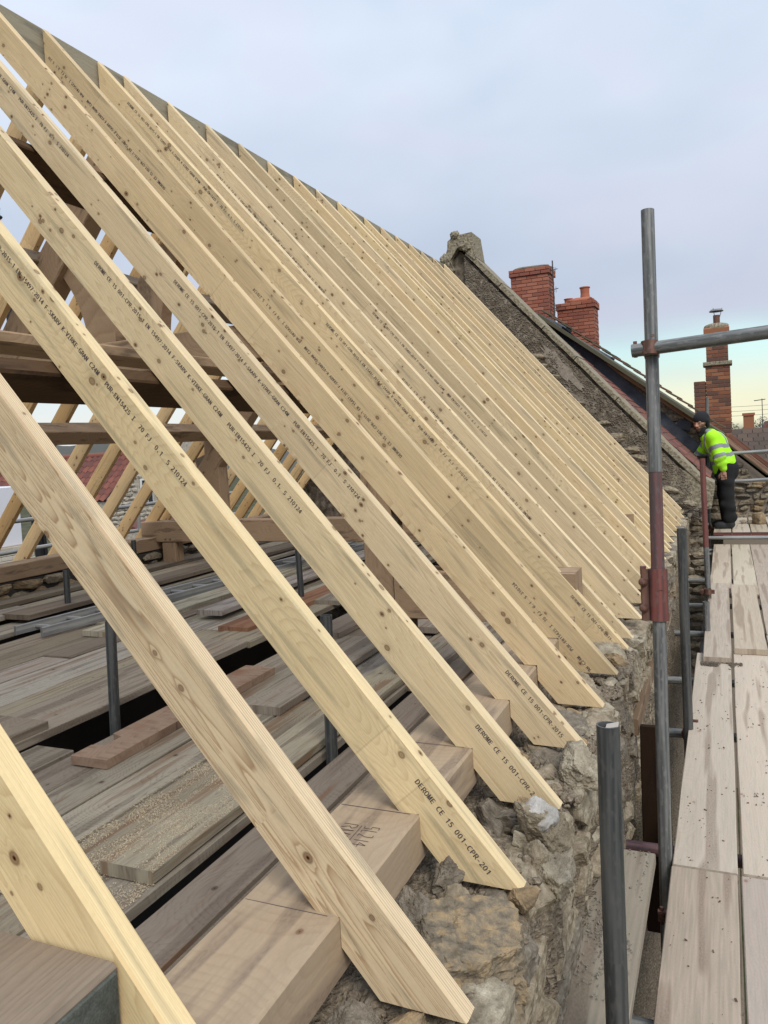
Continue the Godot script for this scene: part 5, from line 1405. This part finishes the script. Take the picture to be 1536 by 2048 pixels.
func make_land() -> void:
	var nz := FastNoiseLite.new()
	nz.seed = 90
	nz.frequency = 0.008
	var gm := mineral(92, [Color(0.035, 0.04, 0.022), Color(0.06, 0.065, 0.035), Color(0.085, 0.08, 0.05), Color(0.11, 0.10, 0.07)], 0.02, 0.06, 0.0)
	var ground := put("ground", sheet(40, 40, func(i: float, j: float) -> Vector3: return Vector3((j - 0.5) * 3600.0, GROUND_Y, (i - 0.7) * 3000.0 + 200.0)), gm, self)
	tag(ground, "ground around the buildings", "", "", "structure")
	var hf := func(i: float, j: float) -> Vector3:
		var a := deg_to_rad(-95.0 + 75.0 * j)
		var d := 220.0 + 260.0 * i
		var ht := (42.0 * sin(PI * minf(1.0, i * 1.1)) * (0.55 + 0.45 * nz.get_noise_2d(j * 500.0, i * 80.0)) + 2.0 * nz.get_noise_2d(j * 4000.0, i * 300.0)) * smoothstep(1.0, 0.7, j)
		return Vector3(sin(a) * d, GROUND_Y - 1.0 + ht, -cos(a) * d)
	tag(put("hills", sheet(24, 90, hf), flat(Color(0.055, 0.055, 0.04)), self), "dark wooded hill on the left beyond the roofs", "", "", "structure")
	var floor_m := put("attic_floor", timber(9.4, 0.2, 4.8, {"ch": 0.01}), flat(Color(0.02, 0.018, 0.016)), self, along(Vector3(-3.18, -3.4, -0.3), Vector3(-3.18, -3.4, -9.7)))  # near-black colour stands in for the shade seen through the deck gaps
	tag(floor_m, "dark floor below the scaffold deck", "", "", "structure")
	var tr := RandomNumberGenerator.new()
	tr.seed = 99
	for k in 3:
		var t := base("tree", ["bushy dark tree left of the orange chimney on the skyline", "lower tree beside the bushy one on the skyline", "bare grey tree behind the skyline trees"][k], "tree", [Vector3(0.55, GROUND_Y, -58), Vector3(1.35, GROUND_Y, -60), Vector3(2.9, GROUND_Y, -70)][k], "skyline trees")
		var h: float = [6.6, 6.2, 7.0][k]
		put("trunk", lathe([Vector2(0.02, h * 0.9), Vector2(0.10, h * 0.5), Vector2(0.2, 0)], 8), flat(Color(0.06, 0.05, 0.04)), t)
		for i in 10:
			var a := tr.randf() * TAU
			var y := h * tr.randf_range(0.35, 0.75)
			put("limb", tube(h * 0.25, 0.035, 6, 0.01), flat(Color(0.06, 0.05, 0.04)), t, along(Vector3(0, y, 0), Vector3(cos(a), y + 0.9, sin(a)), Vector3(0.2, 0.1, 1)))
		var st := begin()
		for i in 900:
			var q := Vector3(tr.randfn(), tr.randfn(), tr.randfn()).normalized() * pow(tr.randf(), 0.4)
			var p := Vector3(q.x * 0.75, h * 0.8 + q.y * h * 0.2, q.z * 0.75)
			var e := Vector3(tr.randfn(), tr.randfn(), tr.randfn()).normalized() * 0.09
			var f := e.cross(Vector3(tr.randfn(), tr.randfn(), tr.randfn())).normalized() * 0.06
			tri(st, p - e, p + f, p + e)
		put("crown", st.commit(), flat([Color(0.05, 0.062, 0.035), Color(0.045, 0.05, 0.035), Color(0.09, 0.085, 0.075)][k]), t)
# ---------------------------------------------------------------- the man on the landing
# surface of blended tapered capsules: bones are [a, b, ra, rb]
func blend_mesh(bones: Array, cell: float, k: float, tint = null) -> ArrayMesh:
	var lo := Vector3.ONE * 1e9
	var hi := -lo
	for b in bones:
		var r: float = maxf(b[2], b[3]) + k + cell * 2.0
		lo = lo.min((b[0] as Vector3).min(b[1]) - Vector3.ONE * r)
		hi = hi.max((b[0] as Vector3).max(b[1]) + Vector3.ONE * r)
	var nx := int((hi.x - lo.x) / cell) + 2
	var ny := int((hi.y - lo.y) / cell) + 2
	var nz := int((hi.z - lo.z) / cell) + 2
	var f := PackedFloat32Array()
	f.resize(nx * ny * nz)
	f.fill(1.0)
	for b in bones:
		var a: Vector3 = b[0]
		var d: Vector3 = b[1] - a
		var l2 := maxf(d.length_squared(), 1e-9)
		var ra: float = b[2]; var rb: float = b[3]
		var r: float = maxf(ra, rb) + k + cell * 2.0
		var p0 := ((a.min(b[1]) - Vector3.ONE * r - lo) / cell).floor()
		var p1 := ((a.max(b[1]) + Vector3.ONE * r - lo) / cell).ceil()
		for z in range(maxi(0, int(p0.z)), mini(nz, int(p1.z) + 1)):
			for y in range(maxi(0, int(p0.y)), mini(ny, int(p1.y) + 1)):
				var o := (z * ny + y) * nx
				for x in range(maxi(0, int(p0.x)), mini(nx, int(p1.x) + 1)):
					var q := lo + Vector3(x, y, z) * cell - a
					var t := clampf(q.dot(d) / l2, 0.0, 1.0)
					var v := (q - d * t).length() - (ra + (rb - ra) * t)
					var w := f[o + x]
					var h := maxf(k - absf(v - w), 0.0) / k
					f[o + x] = minf(v, w) - h * h * k * 0.25
	var idx := {}
	var verts := PackedVector3Array()
	var cols := PackedColorArray()
	var sx := 1; var sy := nx; var sz := nx * ny
	var corner := [0, sx, sy, sx + sy, sz, sx + sz, sy + sz, sx + sy + sz]
	var edges := [[0, 1], [2, 3], [4, 5], [6, 7], [0, 2], [1, 3], [4, 6], [5, 7], [0, 4], [1, 5], [2, 6], [3, 7]]
	var pos := [Vector3(0, 0, 0), Vector3(1, 0, 0), Vector3(0, 1, 0), Vector3(1, 1, 0), Vector3(0, 0, 1), Vector3(1, 0, 1), Vector3(0, 1, 1), Vector3(1, 1, 1)]
	for z in nz - 1:
		for y in ny - 1:
			var o := (z * ny + y) * nx
			for x in nx - 1:
				var i := o + x
				if absf(f[i]) > cell * 2.0: continue
				var neg := 0
				for c in corner: if f[i + c] < 0.0: neg += 1
				if neg == 0 or neg == 8: continue
				var s := Vector3.ZERO
				var n := 0
				for e in edges:
					var u := f[i + corner[e[0]]]; var v := f[i + corner[e[1]]]
					if (u < 0.0) != (v < 0.0):
						s += (pos[e[0]] as Vector3).lerp(pos[e[1]], u / (u - v))
						n += 1
				idx[i] = verts.size()
				var p := lo + (Vector3(x, y, z) + s / n) * cell
				verts.append(p)
				cols.append(tint.call(p) if tint != null else Color.WHITE)
	var st := begin()
	st.set_smooth_group(0)
	for i in idx:
		for k3 in [[sx, sy, sz], [sy, sz, sx], [sz, sx, sy]]:
			# face across the grid edge from i along k3[0]
			var a: float = f[i]; var b: float = f[i + k3[0]]
			if (a < 0.0) == (b < 0.0): continue
			var q := [i, i - k3[1], i - k3[1] - k3[2], i - k3[2]]
			if not (idx.has(q[1]) and idx.has(q[2]) and idx.has(q[3])): continue
			var order := [0, 1, 2, 0, 2, 3] if a >= 0.0 else [0, 2, 1, 0, 3, 2]
			for m in order:
				var vi: int = idx[q[m]]
				st.set_color(cols[vi])
				st.add_vertex(verts[vi])
	st.generate_normals()
	return st.commit()

func make_man() -> void:
	var man := base("person", "person in black beanie, yellow hi-vis hooded top and black trousers, leaning on the rail", "person", Vector3(-0.02, -1.393, -11.98))
	var V := func(x: float, y: float, z: float) -> Vector3: return Vector3(x, y, z)
	var pelvis := Vector3(0.035, 0.86, 0)
	var chest := Vector3(-0.085, 1.17, 0)
	var neck := Vector3(-0.20, 1.335, 0.0)
	var head := Vector3(-0.262, 1.475, 0.03)
	var hipL := Vector3(0.03, 0.84, 0.09); var hipR := Vector3(0.03, 0.84, -0.09)
	var kneeL := Vector3(0.042, 0.465, 0.115); var kneeR := Vector3(0.0, 0.475, -0.095)
	var ankL := Vector3(0.062, 0.10, 0.13); var ankR := Vector3(0.03, 0.10, -0.09)
	var shL := Vector3(-0.115, 1.275, 0.185); var shR := Vector3(-0.135, 1.275, -0.185)
	var elL := Vector3(-0.035, 1.01, 0.245); var elR := Vector3(-0.27, 1.06, -0.25)
	var wrL := Vector3(0.005, 0.81, 0.225); var wrR := Vector3(-0.33, 1.03, -0.255)
	var skin := flat(Color(0.42, 0.23, 0.155), 0.6)
	skin.subsurf_scatter_enabled = true
	skin.subsurf_scatter_strength = 0.05
	# the body under the clothes, one surface
	put("body", blend_mesh([[pelvis, chest, 0.10, 0.11], [chest, neck, 0.10, 0.055], [neck, head + Vector3(0.02, -0.05, -0.01), 0.05, 0.055], [hipL, kneeL, 0.07, 0.05], [kneeL, ankL, 0.05, 0.038], [hipR, kneeR, 0.07, 0.05], [kneeR, ankR, 0.05, 0.038], [chest, shL, 0.08, 0.055], [shL, elL, 0.045, 0.037], [elL, wrL, 0.037, 0.027], [chest, shR, 0.08, 0.055], [shR, elR, 0.045, 0.037], [elR, wrR, 0.037, 0.027], [wrL, wrL + Vector3(0, -0.04, 0), 0.026, 0.026], [wrR, wrR + Vector3(-0.03, -0.02, 0), 0.026, 0.026]], 0.016, 0.03), skin, man)
	# head, turned towards the camera
	var fw := Vector3(-0.56, -0.12, 0.83).normalized()
	var rt := fw.cross(Vector3.UP).normalized()
	var up := rt.cross(fw).normalized()
	var at := func(r: float, u: float, f: float) -> Vector3: return head + rt * r + up * u + fw * f
	var hb := [[at.call(0, 0.03, -0.025), at.call(0, 0.02, 0.015), 0.088, 0.082], [at.call(0, -0.03, 0.03), at.call(0, -0.085, 0.055), 0.064, 0.036], [at.call(0, 0.015, 0.09), at.call(0, -0.025, 0.112), 0.011, 0.016], [at.call(-0.017, -0.03, 0.10), at.call(0.017, -0.03, 0.10), 0.01, 0.01], [at.call(-0.04, 0.032, 0.075), at.call(0.04, 0.032, 0.075), 0.018, 0.018], [at.call(-0.024, -0.062, 0.083), at.call(0.024, -0.062, 0.083), 0.009, 0.009], [at.call(0.05, -0.01, 0.05), at.call(0.045, -0.02, 0.055), 0.026, 0.026], [at.call(-0.05, -0.01, 0.05), at.call(-0.045, -0.02, 0.055), 0.026, 0.026], [at.call(0.085, 0.0, -0.01), at.call(0.09, 0.03, -0.02), 0.014, 0.018], [at.call(-0.085, 0.0, -0.01), at.call(-0.09, 0.03, -0.02), 0.014, 0.018]]
	var beard := func(p: Vector3) -> Color:
		var q := p - head
		var u: float = q.dot(up); var f: float = q.dot(fw); var r: float = absf(q.dot(rt))
		if u < -0.052 and not (u > -0.07 and u < -0.055 and r < 0.02): return Color(0.10, 0.055, 0.035)
		if u < -0.0 and r > 0.058: return Color(0.16, 0.085, 0.055)
		return Color(0.42, 0.23, 0.155)
	var hm := flat(Color.WHITE, 0.6)
	hm.vertex_color_use_as_albedo = true
	put("head", blend_mesh(hb, 0.0045, 0.014, beard), hm, man)
	for s in [-1, 1]:
		put("eye", blend_mesh([[at.call(0.031 * s, 0.012, 0.083), at.call(0.031 * s, 0.0121, 0.083), 0.0105, 0.0105]], 0.004, 0.004), flat(Color(0.06, 0.045, 0.04), 0.2), man)
		put("eyebrow", blend_mesh([[at.call(0.014 * s, 0.034, 0.095), at.call(0.048 * s, 0.034, 0.082), 0.006, 0.004]], 0.004, 0.004), flat(Color(0.03, 0.02, 0.015)), man)
	var black := flat(Color(0.012, 0.012, 0.014), 0.95)
	var bn := [[at.call(0, 0.06, -0.035), at.call(0, 0.055, 0.01), 0.098, 0.094], [at.call(0, 0.09, -0.03), at.call(0, 0.09, -0.01), 0.085, 0.08], [at.call(0, 0.0, -0.055), at.call(0, 0.05, -0.05), 0.085, 0.09], [at.call(0.085, -0.04, -0.03), at.call(0.085, 0.03, -0.02), 0.025, 0.03], [at.call(-0.085, -0.04, -0.03), at.call(-0.085, 0.03, -0.02), 0.025, 0.03]]
	put("beanie", blend_mesh(bn, 0.007, 0.02), black, man)
	put("beanie_label", timber(0.022, 0.008, 0.004, {"ch": 0.0005}), flat(Color(0.7, 0.7, 0.7)), man, along(at.call(-0.075, 0.055, 0.045), at.call(-0.09, 0.055, 0.02)))
	put("neck_scarf", blend_mesh([[neck + Vector3(-0.01, 0.01, 0), head + Vector3(0.0, -0.085, 0.0), 0.078, 0.07], [at.call(0.0, -0.115, 0.02), at.call(0.0, -0.16, 0.05), 0.05, 0.03]], 0.008, 0.03), black, man)
	# hooded top, its reflective bands woven into the surface
	var spine := (neck - pelvis).normalized()
	var band := func(p: Vector3) -> Color:
		var y := (p - pelvis).dot(spine)
		var hi := Color(0.40, 0.92, 0.012)
		var grey := Color(0.23, 0.24, 0.26)
		var z := p.z
		if z > 0.145 or z < -0.15: # sleeves
			var a := shL if z > 0 else shR
			var e := elL if z > 0 else elR
			var s := (p - a).dot((e - a).normalized())
			if s > 0.125 and s < 0.185: return grey
			if s > 0.255 and s < 0.31 : return grey
			if s > 0.31: return Color(0.42, 0.90, 0.03)
			return hi
		if y > 0.09 and y < 0.145: return grey
		if y > 0.215 and y < 0.27: return grey
		if y > 0.27 and absf(absf(z) - 0.105) < 0.022: return grey
		return hi
	var jk := [[pelvis + Vector3(-0.005, -0.05, 0), pelvis + Vector3(-0.03, 0.1, 0), 0.155, 0.155], [pelvis + Vector3(-0.015, 0.03, 0.05), chest + Vector3(0, 0.02, 0.05), 0.142, 0.155], [pelvis + Vector3(-0.015, 0.03, -0.05), chest + Vector3(0, 0.02, -0.05), 0.142, 0.155], [chest, neck + Vector3(0.02, -0.06, 0), 0.15, 0.10], [shL + Vector3(0.0, 0.0, -0.02), elL, 0.092, 0.075], [elL, wrL + Vector3(0, 0.03, 0), 0.075, 0.05], [shR + Vector3(0, 0, 0.02), elR, 0.092, 0.075], [elR, wrR, 0.07, 0.05], [chest + Vector3(0, 0.08, 0.03), shL, 0.10, 0.088], [chest + Vector3(0, 0.08, -0.03), shR, 0.10, 0.088],
		[neck + Vector3(0.055, 0.0, 0.06), neck + Vector3(0.075, 0.0, -0.06), 0.055, 0.055], [neck + Vector3(0.02, 0.02, 0.08), neck + Vector3(0.095, -0.055, 0.02), 0.035, 0.05],
		[pelvis + Vector3(-0.09, 0.12, 0.13), pelvis + Vector3(0.07, 0.07, 0.14), 0.02, 0.02], [elL + Vector3(-0.04, -0.05, 0.03), elL + Vector3(0.05, 0.0, 0.03), 0.035, 0.03], [elL + Vector3(-0.02, -0.12, 0.01), elL + Vector3(0.06, -0.09, 0.01), 0.03, 0.03]]
	var jm := flat(Color.WHITE, 0.8)
	jm.vertex_color_use_as_albedo = true
	put("hooded_top", blend_mesh(jk, 0.0085, 0.03, band), jm, man)
	# trousers and boots
	var dk := flat(Color(0.009, 0.009, 0.0095), 0.95)
	put("trousers", blend_mesh([[pelvis + Vector3(0.01, -0.02, 0), pelvis + Vector3(0.0, -0.1, 0), 0.155, 0.15], [hipL + Vector3(0.01, 0, 0), kneeL, 0.118, 0.088], [kneeL, ankL + Vector3(0.0, 0.03, 0), 0.088, 0.078], [hipR, kneeR, 0.115, 0.088], [kneeR, ankR + Vector3(0, 0.03, 0), 0.088, 0.078], [pelvis + Vector3(0.09, -0.03, 0.05), pelvis + Vector3(0.08, -0.1, 0.06), 0.08, 0.08], [kneeL + Vector3(0.025, -0.12, 0), kneeL + Vector3(0.03, -0.24, 0), 0.068, 0.062], [kneeL + Vector3(-0.05, -0.13, 0.04), kneeL + Vector3(0.06, -0.18, 0.05), 0.05, 0.05], [ankL + Vector3(-0.03, 0.05, 0.02), ankL + Vector3(0.05, 0.06, 0.02), 0.05, 0.055], [hipL + Vector3(-0.06, -0.14, 0.06), hipL + Vector3(0.03, -0.2, 0.07), 0.06, 0.06]], 0.012, 0.03), dk, man)
	for s in [ankL, ankR]:
		var bt := flat(Color(0.022, 0.022, 0.024), 0.75)
		put("boot", blend_mesh([[s + Vector3(0.01, 0.05, 0), s + Vector3(0.0, -0.02, 0), 0.062, 0.06], [s + Vector3(0.02, -0.045, 0), s + Vector3(-0.13, -0.05, 0.01), 0.05, 0.045], [s + Vector3(-0.1, -0.055, 0.012), s + Vector3(-0.165, -0.058, 0.012), 0.046, 0.036], [s + Vector3(0.02, -0.08, 0), s + Vector3(-0.17, -0.083, 0.01), 0.018, 0.018], [s + Vector3(0.02, -0.08, 0.025), s + Vector3(-0.16, -0.083, 0.035), 0.018, 0.016]], 0.008, 0.02), bt, man)
	# hands
	for q in [[wrL, Vector3(0.03, -1.0, -0.02).normalized(), Vector3(-1, -0.1, 0.0), 1.0], [wrR, Vector3(-0.75, -0.45, 0.0).normalized(), Vector3(0, 0, 1), -1.0]]:
		var w: Vector3 = q[0]
		var d: Vector3 = q[1]
		var a: Vector3 = (q[2] as Vector3 - d * (q[2] as Vector3).dot(d)).normalized()
		var n := d.cross(a).normalized() * float(q[3])
		var hbones := [[w, w + d * 0.05, 0.024, 0.026], [w + d * 0.035 + a * 0.022, w + d * 0.085 + a * 0.028, 0.018, 0.015], [w + d * 0.035 - a * 0.02, w + d * 0.085 - a * 0.024, 0.018, 0.014]]
		for i in 4:
			var s0 := w + d * 0.085 + a * (0.03 - 0.019 * i)
			var lf: float = [0.036, 0.042, 0.039, 0.030][i]
			var s1 := s0 + (d + n * 0.35).normalized() * lf
			var s2 := s1 + (d + n * 1.1).normalized() * lf * 0.7
			hbones.append([s0, s1, 0.0095, 0.009])
			hbones.append([s1, s2, 0.009, 0.0078])
		hbones.append([w + d * 0.03 + a * 0.026, w + d * 0.07 + a * 0.055 + n * 0.012, 0.013, 0.011])
		hbones.append([w + d * 0.07 + a * 0.055 + n * 0.012, w + d * 0.10 + a * 0.06 + n * 0.022, 0.0105, 0.009])
		put("hand", blend_mesh(hbones, 0.0035, 0.006), skin, man)

func _ready() -> void:
	rng.seed = 2024
	make_view()
	make_materials()
	M.pale_stone = mineral(66, [Color(0.26, 0.23, 0.185), Color(0.38, 0.335, 0.27), Color(0.46, 0.41, 0.34), Color(0.55, 0.5, 0.43)], 0.02, 1.0, 0.8)
	M.black_pipe = flat(Color(0.012, 0.012, 0.014), 0.5)
	make_land()
	make_near_wall()
	make_far_wall()
	make_gable()
	make_neighbours()
	make_left_side()
	make_rafters()
	make_frame()
	make_inner_deck()
	make_walkway()
	make_tubes()
	make_man()
